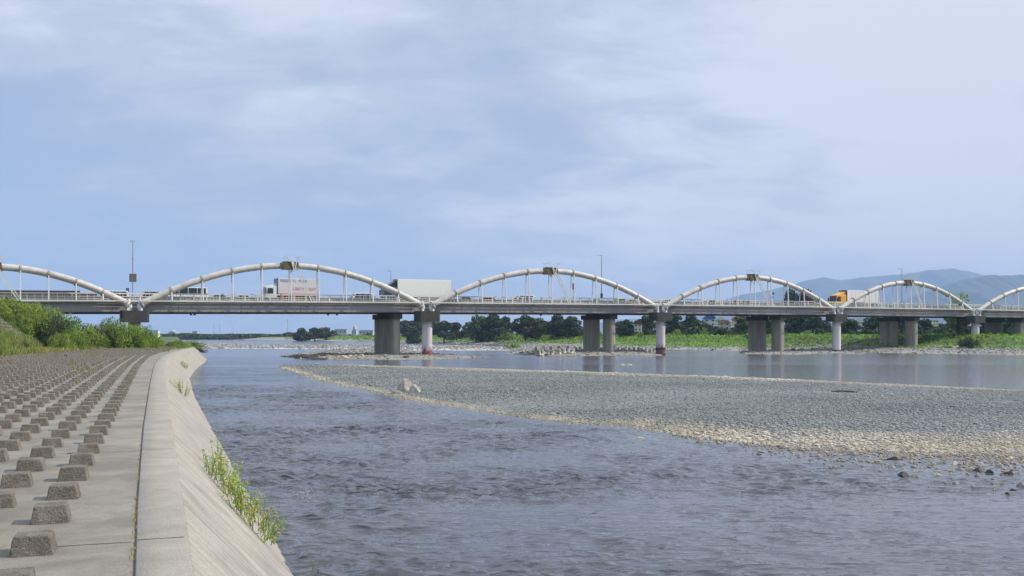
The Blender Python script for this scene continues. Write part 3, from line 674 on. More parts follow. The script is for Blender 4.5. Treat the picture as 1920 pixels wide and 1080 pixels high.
def gblades(X, Y, Z, hgt, rng, tint, wid=.06, lean=.35):
    n = len(X); a = rng.uniform(0, 6.28, n); l = rng.uniform(0, lean, n) * hgt; dx, dy = np.cos(a), np.sin(a)
    w_ = wid * rng.uniform(.6, 1.4, n); wx_, wy_ = -dy * w_, dx * w_
    b0 = np.stack([X - wx_, Y - wy_, Z], 1); b1 = np.stack([X + wx_, Y + wy_, Z], 1)
    m1 = np.stack([X + dx * l * .4 + wx_ * .8, Y + dy * l * .4 + wy_ * .8, Z + hgt * .6], 1); m0 = np.stack([X + dx * l * .4 - wx_ * .8, Y + dy * l * .4 - wy_ * .8, Z + hgt * .6], 1)
    t1 = np.stack([X + dx * l + wx_ * .15, Y + dy * l + wy_ * .15, Z + hgt], 1); t0 = np.stack([X + dx * l - wx_ * .15, Y + dy * l - wy_ * .15, Z + hgt], 1)
    V = np.stack([b0, b1, m1, m0, t1, t0], 1).reshape(-1, 3); k = np.arange(n)[:, None] * 6
    Fc = np.concatenate([k + np.array([[0, 1, 2, 3]]), k + np.array([[3, 2, 4, 5]])], 0)
    return V, Fc, np.repeat(tint, 6, 0)

# grass and scrub over the levee
rng = np.random.default_rng(17)
n = 95000; D = rng.uniform(82, 175, n * 2); X = -D * rng.uniform(.30, .56, n * 2)
foot = -13.6 - .349 * D; perp = (foot - X) * .944
# the grass edge creeps over the slab farther away
edge = np.interp(D, [80, 95, 110, 125, 140, 170], [.2, -.6, -2.2, -4.5, -7.5, -13]) + 1.2 * vnoise(X, D, 6, 60)
k = (perp > edge) & (perp < 20) & (X < capx(D) - 1.2)
hole = (np.abs(960 + F * X / D - 40) < 75) & (perp > 2.0) & (perp < 8.0) & (D > 108) & (D < 142)
k &= ~(hole & (rng.random(len(D)) < .93))
X, D, perp = X[k][:n], D[k][:n], perp[k][:n]
Z = groundz(X, D); dry = np.clip(.55 - perp / 5 + .6 * vnoise(X, D, 5, 61), 0, 1)[:, None]
T = (np.array([1.0, 1.0, 1.0]) * (1 - dry) + np.array([1.55, 1.12, 1.5]) * dry) * rng.uniform(.6, 1.35, (len(X), 1)) * (1 + .3 * vnoise(X, D, 3, 62))[:, None]
V, Fc, C = gblades(X, D, Z - .05, rng.uniform(.3, .95, len(X)) * (1 + .5 * vnoise(X, D, 4, 63)), rng, T, wid=.05)
o = npmesh('levee_grass', V, Fc, M_grass, attrs={'tint': ('POINT', C)}); tag(o, 'tall green and straw grass overrunning the levee slope and slab edge', 'grass', kind='stuff')
n = 26000; D = rng.uniform(50, 152, n); X = float(0) + capx(D) - rng.uniform(1.0, 22, n)
k = (vnoise(X, D, 3.0, 64) + .35 * vnoise(X, D, .9, 65) > np.interp(D, [50, 90, 120, 150], [.62, .38, .12, -.15]) + .25 * (X > capx(D) - 3)) & (X > -13.6 - .349 * D)
X, D = X[k], D[k]; dry = rng.uniform(.2, 1, len(X))[:, None]
V, Fc, C = gblades(X, D, np.full(len(X), 1.98), rng.uniform(.06, .34, len(X)), rng, (np.array([1, 1, 1.]) * (1 - dry) + np.array([1.5, 1.1, 1.5]) * dry) * rng.uniform(.5, 1.2, (len(X), 1)), wid=.035)
o = npmesh('slab_weeds', V, Fc, M_grass, attrs={'tint': ('POINT', C)}); tag(o, 'thin dry weeds growing between the far blocks of the revetment', 'weeds', kind='stuff')
grp = 'shrubs crowding the levee on the left bank'
r = random.Random(4)
def lev_bush(px, D, top, rx, lab, i):
    rx *= 1.25
    x = G(px, D); z = gz(x, D) - .15; zt = H - (top - HZ) * D / F; bush(x, D, z, rx, max(zt - z, .7) * 1.13, lab, i, grp)
# skyline of the shrubs as the photograph shows it
lab = 'green leafy shrub on the levee slope left of the first pier'
for px, top, D, rx in [(-15, 548, 128, 3.6), (8, 544, 134, 3.4), (30, 546, 130, 3.2), (50, 548, 133, 3.2), (70, 553, 130, 3.0), (88, 559, 134, 2.9), (104, 567, 131, 2.9), (120, 578, 134, 2.5), (138, 583, 132, 2.4), (155, 594, 135, 2.0), (172, 597, 133, 2.0)]:
    lev_bush(px, D, top + 3, rx, 'green leafy shrub on the skyline of the levee, left of the first pier', int(px) % 3)
for px, top, D, rx in [(196, 588, 138, 2.0), (212, 585, 136, 2.0), (228, 588, 137, 2.0), (246, 591, 135, 2.0), (262, 595, 136, 1.9), (276, 603, 138, 1.7), (290, 616, 139, 1.4)]:
    lev_bush(px, D, top + 2, rx, 'bushy green shrub close in front of the first pier', int(px) % 4 if px > 190 else 0)
lev_bush(92, 124, 592, 1.6, 'darkest shrub on the levee, a shadowy clump above the block patch', 3)
lev_bush(180, 134, 598, 1.2, 'dark shrub below the girder left of the first pier', 3)
for i in range(60):
    px = r.uniform(110, 290); D = r.uniform(112, 136); x = G(px, D); fx = (-13.6 - .349 * D - x) * .944
    if fx < np.interp(D, [110, 136], [-1, -6]): continue
    lev_bush(px, D, r.uniform(606, 636) if px < 200 else r.uniform(616, 640), r.uniform(.8, 1.7), lab, i)
for i in range(26):
    px = r.uniform(-20, 120); D = r.uniform(98, 113); x = G(px, D); fx = (-13.6 - .349 * D - x) * .944
    if fx < .3: continue
    lev_bush(px, D, r.uniform(634, 650), r.uniform(.6, 1.2), 'low shrub in the grass at the foot of the levee', i)
for i in range(22):
    px = r.uniform(-20, 120); D = r.uniform(124, 134)
    lev_bush(px, D, r.uniform(566, 592), r.uniform(1.2, 2.2), 'green leafy shrub on the upper levee above the block patch', i)

# dry weeds where the wall ends
def weed_clump(name, loc, h, rad, n, rng, label, cat='weeds', green=(1.0, 1.15, .8), dry=.3, stems=14, leaf=.03, slope=0.0):
    e = empty(name, loc); tag(e, label, cat)
    mb = MB(); P_ = []; 
    for i in range(stems):
        a = rng.uniform(0, 6.28); rr = rad * rng.uniform(.1, 1); bx, by = math.cos(a) * rr * .5, math.sin(a) * rr * .5
        hh = h * rng.uniform(.45, 1.0); tx, ty = bx + math.cos(a) * rr * .6 + rng.normal() * .05, by + math.sin(a) * rr * .6
        bz = -slope * bx
        pts = [(bx, by, bz), (bx * .6 + tx * .4 + rng.normal() * .02, by * .6 + ty * .4, bz + hh * .55), (tx, ty, bz + hh)]
        mb.tube(pts, [.006, .0045, .002], 4)
        for q in range(n):
            t = rng.uniform(.12, 1.0); p = [pts[0][c] * (1 - t) + pts[2][c] * t for c in range(3)]
            P_.append([p[0] + rng.normal() * .035, p[1] + rng.normal() * .035, p[2] + rng.normal() * .02])
    P_ = np.array(P_); tt = rng.uniform(.8, 1.5, len(P_)); V, Fc, C = leafcloud(P_, np.full(len(P_), leaf), rng, tint=tt, aspect=.2)
    isdry = np.repeat(rng.random(len(P_)) < dry, 4)[:, None]; C = np.where(isdry, C * np.array([2.6, 1.5, 2.2]), C * np.array(green))
    npmesh('foliage', V, Fc, M_leaf, e, attrs={'tint': ('POINT', C)}); mb.build('stems', M_grass if False else M_leafs, e); return e
M_leafs = mat('weed_stem', (0.16, 0.17, 0.06), .8, .3, 3.0)
def on_face(px, py):
    """point of the wall's slope seen at this pixel"""
    k = (px - 960) / F; q = (py - HZ) / F
    best = None
    for D in np.arange(8, 130, .02):
        X = k * D; z = H - q * D; drop = (X - float(capx(np.array([D]))[0])) * .944
        if drop > 0:
            err = abs(z - (2 - drop))
            if best is None or err < best[0]: best = (err, X, D, z)
    return best[1:]
rg = np.random.default_rng(8)
for (px, py, h_, rad, st, nn_, lb) in [(488, 1000, .75, .55, 30, 26, 'bushiest green weed clump, lowest on the wall slope by the water'), (455, 965, .8, .5, 26, 24, 'upright green weeds just above the bushiest clump on the wall slope'),
                                   (425, 925, .95, .42, 20, 22, 'tall thin weeds in the middle of the wall slope clumps'), (415, 895, 1.1, .3, 12, 22, 'tallest weed with a bright green top on the wall slope'),
                                   (392, 890, .7, .3, 9, 20, 'sparse leaning weed, uppermost of the clumps on the wall slope')]:
    x, y, z = on_face(px, py); weed_clump('weed_clump', (x, y, z), h_ * .85, rad, nn_, rg, lb, stems=int(st * .8), leaf=.042, slope=1.0)
x, y, z = on_face(341, 738); weed_clump('weed_clump', (x, y, z), .7, .5, 20, rg, 'small isolated tuft high on the far part of the wall slope', stems=12, leaf=.06, dry=.5, slope=1)
for (px, py, lb) in [(333, 668, 'lower dry tuft'), ]:
    x, y, z = on_face(347, 690); weed_clump('weed_clump', (x, y, z), .6, .5, 20, rg, 'tiny dry tuft near the far bend of the wall slope', stems=10, leaf=.08, dry=.6, slope=1)
for i, (px, D, rx, h_, li) in enumerate([(338, 140, 1.7, 1.0, 0), (348, 148, 2.0, 1.3, 1), (358, 156, 2.2, 1.2, 0), (366, 160, 2.0, .9, 2), (372, 162, 1.8, .6, 1), (330, 158, 2.4, 1.3, 0)]):
    x = G(px, D); e = bush(x, D, max(gz(x, D), .2) - .1, rx, h_ + .5, 'low dry brown-green bush where the river wall ends', li, 'dry bushes at the end of the wall')
# thin stalks in the near water's edge, bottom of the view
x, y = Wp(590, 1075); weed_clump('dry_stalks', (x, y, -.02), .35, .1, 5, rg, 'few thin dry stalks rising from the water at the foot of the wall', stems=6, leaf=.012, dry=.9)
# litter and moss in the joint
jx = []; rj = np.random.default_rng(12)
for D in np.concatenate([rj.uniform(8.5, 12, 60), rj.uniform(12, 40, 80)]):
    cx = float(capx(np.array([D]))[0]); jx.append((cx - (float(wcap(D)) + .02) / .944 + rj.normal() * .012, D, 2.01))
jx = np.array(jx); V, Fc, C = gblades(jx[:, 0], jx[:, 1], jx[:, 2] - .01, rj.uniform(.01, .05, len(jx)), rj, np.tile([2.0, 1.1, 1.2], (len(jx), 1)), wid=.006, lean=1.2)
o = npmesh('joint_moss', V, Fc, M_grass, attrs={'tint': ('POINT', C)}); tag(o, 'dry moss and crumbs along the joint between path and wall cap', 'moss', kind='stuff')
# foam on the riffle
rf = np.random.default_rng(2)
fx, fy = [], []
for (px, py, n_) in [(560, 926, 22), (575, 923, 18), (545, 930, 8), (572, 938, 10), (700, 803, 10)]:
    for _ in range(n_):
        a, b = Wp(px + rf.normal() * 9, py + rf.normal() * 2.2); fx.append(a); fy.append(b)
fx = np.array(fx); fy = np.array(fy)
o = stones('foam', fx, fy, np.full(len(fx), .035), rf.uniform(.010, .024, len(fx)), np.full((len(fx), 3), .6), 'small flecks of white foam on the riffle near the wall', 'foam', rf, flat=.35)

# ------------------------------------------------------------------ the bridges
O2 = Vector((G(252, 152), 152.0)); E2 = Vector((42.55, 21.28)).normalized(); N2 = Vector((E2.y, -E2.x)); UNIT = math.hypot(42.55, 21.28)
ANG = math.atan2(E2.y, E2.x)
def Bp(s, n, z): q = O2 + E2 * s + N2 * n; return Vector((q.x, q.y, z))
def zb(s): t = s / UNIT; return 7.2 + .47 * t - .08 * t * t if t < 3.0 else 7.2 + .47 * 3 - .72 - .01 * (t - 3) - .03 * (t - 3) ** 2
def s_at(px, n):
    k = (px - 960) / F; return (k * (O2.y + N2.y * n) - (O2.x + N2.x * n)) / (E2.x - k * E2.y)
def Dof(s, n): return Bp(s, n, 0).y
S0, S1 = -75, 262
def sweep(name, prof, m, parent, s0=S0, s1=S1, step=3.0):
    """prof: closed list of (n, dz over the girder's underside)"""
    k = len(prof); ns = max(2, int((s1 - s0) / step) + 1); V = []; Fc = []
    for i in range(ns):
        s = s0 + (s1 - s0) * i / (ns - 1)
        for (n_, dz) in prof: V.append(Bp(s, n_, zb(s) + dz))
    for i in range(ns - 1):
        for j in range(k): Fc.append((i * k + j, i * k + (j + 1) % k, (i + 1) * k + (j + 1) % k, (i + 1) * k + j))
    Fc.append(tuple(range(k))); Fc.append(tuple((ns - 1) * k + j for j in reversed(range(k))))
    mb = MB(); mb.v = [tuple(v) for v in V]; mb.f = Fc; return mb.build(name, m, parent)
def rect(n0, n1, z0, z1): return [(n0, z0), (n1, z0), (n1, z1), (n0, z1)]
rb = empty('road_bridge', Bp(0, 0, 0)); rb.location = (0, 0, 0)
tag(rb, 'long grey steel girder road bridge on concrete piers crossing the river', 'bridge')
sweep('girder', rect(-1.75, -1.4, .14, 1.36), M_girder, rb)
sweep('fascia', rect(-1.9, -1.2, 1.363, 1.62), M_girder, rb)
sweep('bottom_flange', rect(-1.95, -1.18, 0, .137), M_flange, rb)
sweep('girder', rect(-5.9, -5.6, .14, 1.36), M_girder, rb); sweep('girder', rect(-9.6, -9.3, .14, 1.36), M_girder, rb); sweep('girder', rect(-13.6, -13.3, .14, 1.5), M_girder, rb)
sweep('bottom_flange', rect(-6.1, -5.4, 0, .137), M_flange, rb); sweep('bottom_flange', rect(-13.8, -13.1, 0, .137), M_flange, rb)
sweep('deck_slab', rect(-13.9, -1.92, 1.40, 1.66), M_conc, rb)
sweep('kerb', rect(-1.95, -1.1, 1.623, 1.92), M_cream, rb)
sweep('road_surface', rect(-13.3, -4.0, 1.663, 1.70), M_road, rb)
sweep('pavement', rect(-3.7, -1.96, 1.663, 1.78), M_conc, rb)
# web stiffeners every panel, as one pattern of the girder
mb = MB()
for i in range(34):
    s = -60 + i * UNIT / 5.0
    a = Bp(s, -1.385, zb(s) + .14); mb.bar(a, a + Vector((0, 0, 1.2)), .10, .05)
mb.build('web_stiffeners', M_girder, rb)
sweep('crash_barrier', rect(-3.95, -3.82, 2.0, 2.55), M_barrier, rb)
sweep('crash_barrier', rect(-13.7, -13.58, 2.0, 2.5), M_barrier, rb)
# dark noise barrier on the far side of the approach
sweep('noise_barrier', rect(-14.3, -14.2, 1.5, 3.75), M_roofb, rb, S0, s_at(150, -14.2)); sweep('noise_barrier', rect(-14.3, -14.2, 1.5, 3.3), M_roofb, rb, s_at(150.3, -14.2), s_at(182, -14.2))
# far railing
sweep('far_railing', rect(-13.86, -13.80, 3.30, 3.36), M_steel, rb)
mb = MB()
for i in range(250):
    s = -70 + i * 1.32; a = Bp(s, -13.83, zb(s) + 1.66); mb.bar(a, a + Vector((0, 0, 1.64)), .05)
tag(mb.build('far_railing_posts', M_steel, rb), kind='stuff')
for dz in (2.2, 2.6, 3.0): sweep('far_rail_bar', rect(-13.85, -13.81, dz, dz + .035), M_steel, rb)
# near railing, span by span
JT = [-.80, 0, .989, 2.0, 2.945, 3.84, 4.8]
post_mb = MB(); post_mb.box(-.09, .09, -.06, .06, 0, 1.0)
post0 = post_mb.build('post', M_cream); post_me = post0.data; bpy.data.objects.remove(post0)
PN = -1.3
for i in range(len(JT) - 1):
    a, b = JT[i] * UNIT, JT[i + 1] * UNIT
    if i == len(JT) - 2: b = S1
    if i == 0: a = S0
    rl = sweep('railing', rect(PN - .08, PN + .08, 2.80, 2.98), M_cream, rb, a, b)
    sweep('mid_rail', rect(PN - .03, PN + .03, 2.40, 2.49), M_cream, rl, a, b); sweep('mid_rail', rect(PN - .03, PN + .03, 2.06, 2.15), M_cream, rl, a, b)
    if 1 <= i <= 4:
        npost = 24 if i < 4 else 22
        for k in range(npost):
            s = a + (b - a) * (k + .5) / npost; o = bpy.data.objects.new('post', post_me); link(o); o.parent = rl
            o.location = Bp(s, PN, zb(s) + 1.80); o.rotation_euler = (0, 0, ANG)
        mb = MB(); nb = int((b - a) / .5)
        for k in range(nb):
            s = a + (b - a) * (k + .5) / nb; q = Bp(s, PN, zb(s) + 1.80); mb.bar(q, q + Vector((0, 0, 1.04)), .045)
        tag(mb.build('balusters', M_cream, rl), kind='stuff')
    else:
        mb = MB(); nb = int((b - a) / 1.0)
        for k in range(nb):
            s = a + (b - a) * (k + .5) / nb; q = Bp(s, PN, zb(s) + 1.80); mb.bar(q, q + Vector((0, 0, 1.04)), .06 if k % 2 else .1)
        tag(mb.build('balusters', M_cream, rl), kind='stuff')
# under-girder lamps
for px in (358, 365, 615, 632, 1014, 1660):
    s = s_at(px, -1.6); mb = MB(); q = Bp(s, -1.6, zb(s)); mb.tube([q, q + Vector((0, 0, -.22))], .06, 6); mb.tube([q + Vector((0, 0, -.2)), q + Vector((0, 0, -.42))], [.16, .22], 8)
    mb.build('navigation_lamp', M_dark, rb)
# road piers
def rounded(wd, dp, r_=.5, n=5):
    pts = []
    for cx, cy, a0 in ((wd / 2 - r_, dp / 2 - r_, 0), (-wd / 2 + r_, dp / 2 - r_, 90), (-wd / 2 + r_, -dp / 2 + r_, 180), (wd / 2 - r_, -dp / 2 + r_, 270)):
        for i in range(n + 1): a = R(a0 + 90 * i / n); pts.append((cx + r_ * math.cos(a), cy + r_ * math.sin(a)))
    return pts
def pier_part(name, s, n_, wd, dp, z0, z1, m, parent, r_=.5, ang=ANG, topw=None):
    pts = rounded(wd, dp, r_); k = len(pts); c, s_ = math.cos(ang), math.sin(ang); V = []
    q = Bp(s, n_, 0); zs = [(z0, 1.0), (z0 + (z1 - z0) * .5, 1.0), (z1, topw or 1.0)]
    for z, sc_ in zs:
        for x, y in pts: V.append((q.x + (x * c - y * s_) * sc_, q.y + (x * s_ + y * c) * sc_, z))
    Fc = [tuple(reversed(range(k))), tuple(2 * k + i for i in range(k))]
    for j in range(2):
        for i in range(k): Fc.append((j * k + i, j * k + (i + 1) % k, (j + 1) * k + (i + 1) % k, (j + 1) * k + i))
    mb = MB(); mb.v = V; mb.f = Fc; return mb.build(name, m, parent)
for pxf, ww in ((738, 2.3), (1140, 2.35), (1456, 2.4), (1706, 2.5), (1905, 2.6), (1975, 2.6)):
    s = s_at(pxf, -3.75); z0 = -1.6
    for n_, wd, dp in ((-3.4, 1.25, 3.0), (-9.9, 1.35, 4.7)):
        p = pier_part('pier', s, n_, wd, dp, z0, zb(s) - 1.0, M_conc, rb, r_=.4)
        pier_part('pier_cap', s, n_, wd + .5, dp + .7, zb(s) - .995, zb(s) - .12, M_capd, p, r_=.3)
        mb = MB()
        for dn in (-1.2, 1.2): mb.box(-.35, .35, dn - .3, dn + .3, -.12, -.004, Matrix.Translation(Bp(s, n_, zb(s))) @ Matrix.Rotation(ANG, 4, 'Z'))
        mb.build('bearing', M_dark, p)

# pipe bridge: piers
names = ['first', 'second', 'third', 'fourth', 'fifth']
def pipe_pier(i, t):
    s = t * UNIT; top = zb(s) + .28; e = empty('pipe_pier', Bp(s, .1, 0)); b = e.location
    tag(e, ['dark pier cap of the pipeline half hidden by the levee shrubs', 'white pipeline column with a red stained foot, left of the gravel bar centre', 'white pipeline column with red and dark rings at its foot, beside the armour blocks',
            'plain white pipeline column standing on the far gravel edge', 'short white pipeline column half hidden by bank scrub'][i], 'pier', 'piers of the pipeline bridge')
    def loc(o): o.data.transform(Matrix.Translation(-b)); return o
    ch = 1.75 if i < 2 else 1.6
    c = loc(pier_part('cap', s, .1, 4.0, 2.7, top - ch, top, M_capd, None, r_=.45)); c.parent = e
    zt = top - ch - .003; zc = 1.75 if i == 1 else 1.15
    if i in (1, 2):
        mb = MB(); mb.tube([(0, 0, zc), (0, 0, zt)], [.88, .88], 24, caps=True); o = mb.build('column', M_cols, e, smooth=False)
        mb = MB(); mb.tube([(0, 0, -1.6), (0, 0, zc - .003)], [.89, .885], 24, caps=True); o2 = mb.build('stained_foot', M_cols, e)
        if i == 2:
            mb = MB(); mb.tube([(0, 0, .95), (0, 0, 1.35)], [.98, .98], 24); mb.build('ring', M_capd, e); mb = MB(); mb.tube([(0, 0, -1.0), (0, 0, .25)], [1.05, 1.05], 24); mb.build('ring', M_capd, e)
    else:
        mb = MB(); mb.tube([(0, 0, -1.6), (0, 0, zt)], [.88, .88], 24, caps=True); o = mb.build('column', M_colw if i else M_conc, e)
        if i == 3: mb = MB(); mb.tube([(0, 0, -.5), (0, 0, .62)], [.95, .95], 24); mb.build('ring', M_capd, e)
    for side in (-1, 1):   # saddles that carry the pipe ends
        mb = MB(); Mx = Matrix.Rotation(ANG, 4, 'Z')
        mb.box(side * .95 - .18, side * .95 + .18, -.7, .7, top + .002, top + .42, Mx, taper=.06); mb.build('saddle', M_white, e)
    return e
for i, t in enumerate(JT[1:6]): pipe_pier(i, t)
def arch(i, t0, t1, rise, label):
    a, b = t0 * UNIT + .75, t1 * UNIT - .75; mid = (a + b) / 2; base = Bp(mid, 0, zb(mid) + 1.3)
    e = empty('pipe_arch', base); tag(e, label, 'pipe arch', 'white pipe arches of the pipeline bridge')
    L = lambda v: v - base
    def pc(u):
        s = a + (b - a) * u; z = zb(s) * (1 if True else 1) + 1.15 + (rise - 1.15) * 4 * u * (1 - u) * (1 + .05 * 4 * u * (1 - u) - .05)
        return s, z
    pts = [L(Bp(pc(k / 60)[0], 0, pc(k / 60)[1])) for k in range(61)]
    MB().tube(pts, .50, 18).build('pipe', M_pipe, e, smooth=True)
    def frame(u):
        p = L(Bp(pc(u)[0], 0, pc(u)[1])); q = L(Bp(pc(u + .002)[0], 0, pc(u + .002)[1])); return p, (q - p).normalized()
    for k in range(1, 10):
        if k == 5: continue
        p, d = frame(k / 10); MB().tube([p - d * .11, p + d * .11], .62, 18).build('collar', M_collar, e)
    for u, sg in ((.008, 1), (.992, -1)):
        p, d = frame(u); f = MB().tube([p - d * .12 * sg, p + d * .1 * sg], .76, 18).build('flange', M_white, e)
        q = p - d * .35 * sg; f2 = MB().tube([q, q + Vector((0, 0, -.35)) - d * .1 * sg, q + Vector((0, 0, -.95))], [.42, .34, .26], 12).build('elbow', M_white, e)
    for k in range(1, 10):
        s, z = pc(k / 10)
        if z - zb(s) < 2.6: continue
        for n_, wd in ((.85, .16), (-.85, .12)):
            MB().bar(L(Bp(s, n_, zb(s) + 1.8)), L(Bp(s, n_ * .62, z - .30)), wd).build('hanger', M_white, e)
    for n_ in (.85, -.85):
        mb = MB(); k0 = 14
        for j in range(k0):
            s0 = a + (b - a) * j / k0; s1 = a + (b - a) * (j + 1) / k0; mb.bar(L(Bp(s0, n_, zb(s0) + 1.72)), L(Bp(s1, n_, zb(s1) + 1.72)), .14, .16)
        mb.build('tie_beam', M_cream, e)
    mb = MB()
    for j in range(24):
        s = a + (b - a) * (j + .5) / 24; mb.bar(L(Bp(s, .85, zb(s) + 1.70)), L(Bp(s, -.85, zb(s) + 1.70)), .08)
    mb.build('cross_beams', M_cream, e)
    # air valve and its mossy box at the crown
    s, z = pc(.5); Mx = Matrix.Translation(L(Bp(s, 0, z))) @ Matrix.Rotation(ANG, 4, 'Z')
    v = empty('x'); bpy.data.objects.remove(v)
    mb = MB(); mb.box(-1.25, .28, -.72, .72, -.62, .66, Mx, taper=.12); mb.box(-1.75, -1.25, -.6, .6, -.5, .42, Mx, taper=.1); mb.build('valve_box', M_rust, e)
    mb = MB(); mb.box(.62, 1.35, -.66, .66, -.58, .62, Mx, taper=.14); mb.build('valve_box', M_rust, e)
    mb = MB(); mb.bar(Mx @ Vector((.0, .78, .9)), Mx @ Vector((.48, .78, -.95)), .1); mb.bar(Mx @ Vector((.95, .78, .9)), Mx @ Vector((.48, .78, -.95)), .1)
    mb.bar(Mx @ Vector((.0, -.78, .9)), Mx @ Vector((.48, -.78, -.95)), .13); mb.bar(Mx @ Vector((.95, -.78, .9)), Mx @ Vector((.48, -.78, -.95)), .13); mb.build('v_strut', M_cream, e)
    for sx in (-1, 1):
        mb = MB(); c = Vector((.45 + sx * 1.0, 0, 1.35))
        for yy in (-1.0, 1.0): mb.bar(Mx @ Vector((c.x - .45, yy, 1.35)), Mx @ Vector((c.x + .45, yy, 1.35)), .05); mb.bar(Mx @ Vector((.45 + sx * .5, yy * .6, .6)), Mx @ Vector((c.x - .3, yy, 1.35)), .05)
        for q in range(6): mb.bar(Mx @ Vector((c.x - .45 + q * .18, -1.0, 1.35)), Mx @ Vector((c.x - .45 + q * .18, -1.0, 1.6)), .035)
        mb.bar(Mx @ Vector((c.x - .45, -1, 1.35)), Mx @ Vector((c.x - .45, 1, 1.35)), .05); mb.build('anti_climb_guard', M_cream, e)
    sl_, zl_ = pc(.515); se = s + 3.3
    lad = MB().bar(L(Bp(sl_, .8, zl_ - .3)), L(Bp(se, .85, zb(se) + 1.8)), .14); lad.bar(L(Bp(sl_ + .45, .8, zl_ - .4)), L(Bp(se + .45, .85, zb(se) + 1.8)), .10)
    for q in range(16):
        t = q / 16; p0 = L(Bp(sl_, .8, zl_ - .3)).lerp(L(Bp(se, .85, zb(se) + 1.8)), t); lad.bar(p0, p0 + L(Bp(sl_ + .45, .8, zl_ - .4)) - L(Bp(sl_, .8, zl_ - .3)), .04)
    lad.build('ladder', M_cream, e)
arch(0, JT[0], JT[1], 6.5, 'partly visible white pipe arch at the left edge, behind the levee shrubs')
arch(1, JT[1], JT[2], 7.5, 'largest white pipe arch in full view, over the red-striped truck')
arch(2, JT[2], JT[3], 7.65, 'white pipe arch between the two red-footed white columns')
arch(3, JT[3], JT[4], 7.5, 'white pipe arch directly left of the yellow-cab truck')
arch(4, JT[4], JT[5], 7.4, 'white pipe arch rising in front of the mountains, right of the yellow-cab truck')
arch(5, JT[5], JT[6], 7.4, 'cropped white pipe arch at the right edge')

# ------------------------------------------------------------------ lamps and signs on the deck
def lamp(px, top, n_, label, head=True):
    s = s_at(px, n_); b = Bp(s, n_, zb(s) + 1.78); D = b.y; h_ = H - (top - HZ) * D / F - b.z
    e = empty('street_lamp', b); tag(e, label, 'street lamp', 'lamp posts on the road bridge')
    MB().tube([(0, 0, 0), (0, 0, h_ * .6), (0, 0, h_)], [.11, .085, .055], 8).build('pole', M_steel, e)
    MB().tube([(0, 0, 0), (0, 0, .5)], [.17, .15], 8).build('base', M_steel, e)
    d = Vector((-N2.x, -N2.y, 0)) * .7
    MB().tube([(0, 0, h_ - .05), tuple(d + Vector((0, 0, h_ + .08)))], [.05, .05], 6).build('arm', M_steel, e)
    q = d + Vector((0, 0, h_ + .08)); mb = MB(); mb.box(-.36, .36, -.16, .16, -.07, .1, Matrix.Translation(q) @ Matrix.Rotation(ANG, 4, 'Z'), taper=.05); hd = mb.build('lamp_head', M_steel, e)
    mb = MB(); mb.box(-.28, .28, -.12, .12, -.1, -.073, Matrix.Translation(q) @ Matrix.Rotation(ANG, 4, 'Z')); mb.build('lens', M_lens, hd)
    return e, b
e, b = lamp(249, 452, -2.2, 'tall slim lamp post by the first pier carrying a double sign')
Mx = Matrix.Rotation(ANG, 4, 'Z')
for sx in (-.28, .28):
    mb = MB(); mb.box(sx - .24, sx + .24, -.14, -.10, 2.9, 4.15, Mx); mb.build('sign_panel', M_barrier, e)
mb = MB(); mb.tube([(0, 0, 6.2), (0, 0, 6.5)], .14, 8); mb.build('control_box', M_steel, e)
lamp(733, 508, -13.5, 'lamp post sticking up behind the grey container truck')
e, b = lamp(1128, 478, -2.2, 'slim lamp post on the deck right of the second full arch crown')
mb = MB(); mb.box(-.2, .2, -.12, .12, 1.2, 2.1, Mx); mb.build('control_box', M_dark, e)
lamp(1691, 504, -13.5, 'lamp post rising beside the arch in front of the mountains')
def sign(px, y0, y1, wpx, n_, m, label, name='road_sign'):
    s = s_at(px, n_); b = Bp(s, n_, zb(s) + 1.78); D = b.y; z0 = H - (y1 - HZ) * D / F - b.z; z1 = H - (y0 - HZ) * D / F - b.z; wd = wpx * D / F
    e = empty(name, b); tag(e, label, 'road sign'); MB().tube([(0, 0, 0), (0, 0, z1)], .05, 8).build('pole', M_steel, e)
    mb = MB(); mb.box(-wd / 2, wd / 2, -.09, -.055, z0, z1, Mx); mb.build('panel', m, e); return e
sign(1075, 531, 543, 5, -2.2, M_signr, 'small dark red upright sign under the second full arch')
sign(239, 540, 547, 6, -13.4, M_signb, 'small blue square sign just left of the first pier')
e = sign(1447, 555, 560, 6, -2.3, M_signb, 'pole with small boxes and a blue plate under the arch left of the yellow-cab truck')
s = s_at(1447, -2.3); b = Bp(s, -2.3, zb(s) + 1.78)
for dx, m_ in ((-.45, M_white), (-.05, M_dark), (.4, M_dark)):
    mb = MB(); mb.box(dx - .16, dx + .16, -.15, .1, 1.9 + .6, 1.9 + 1.0, Mx); mb.build('signal_box', m_, e)
MB().tube([(0, 0, 1.0), (0, 0, 2.9)], .05, 8).build('pole', M_steel, e)

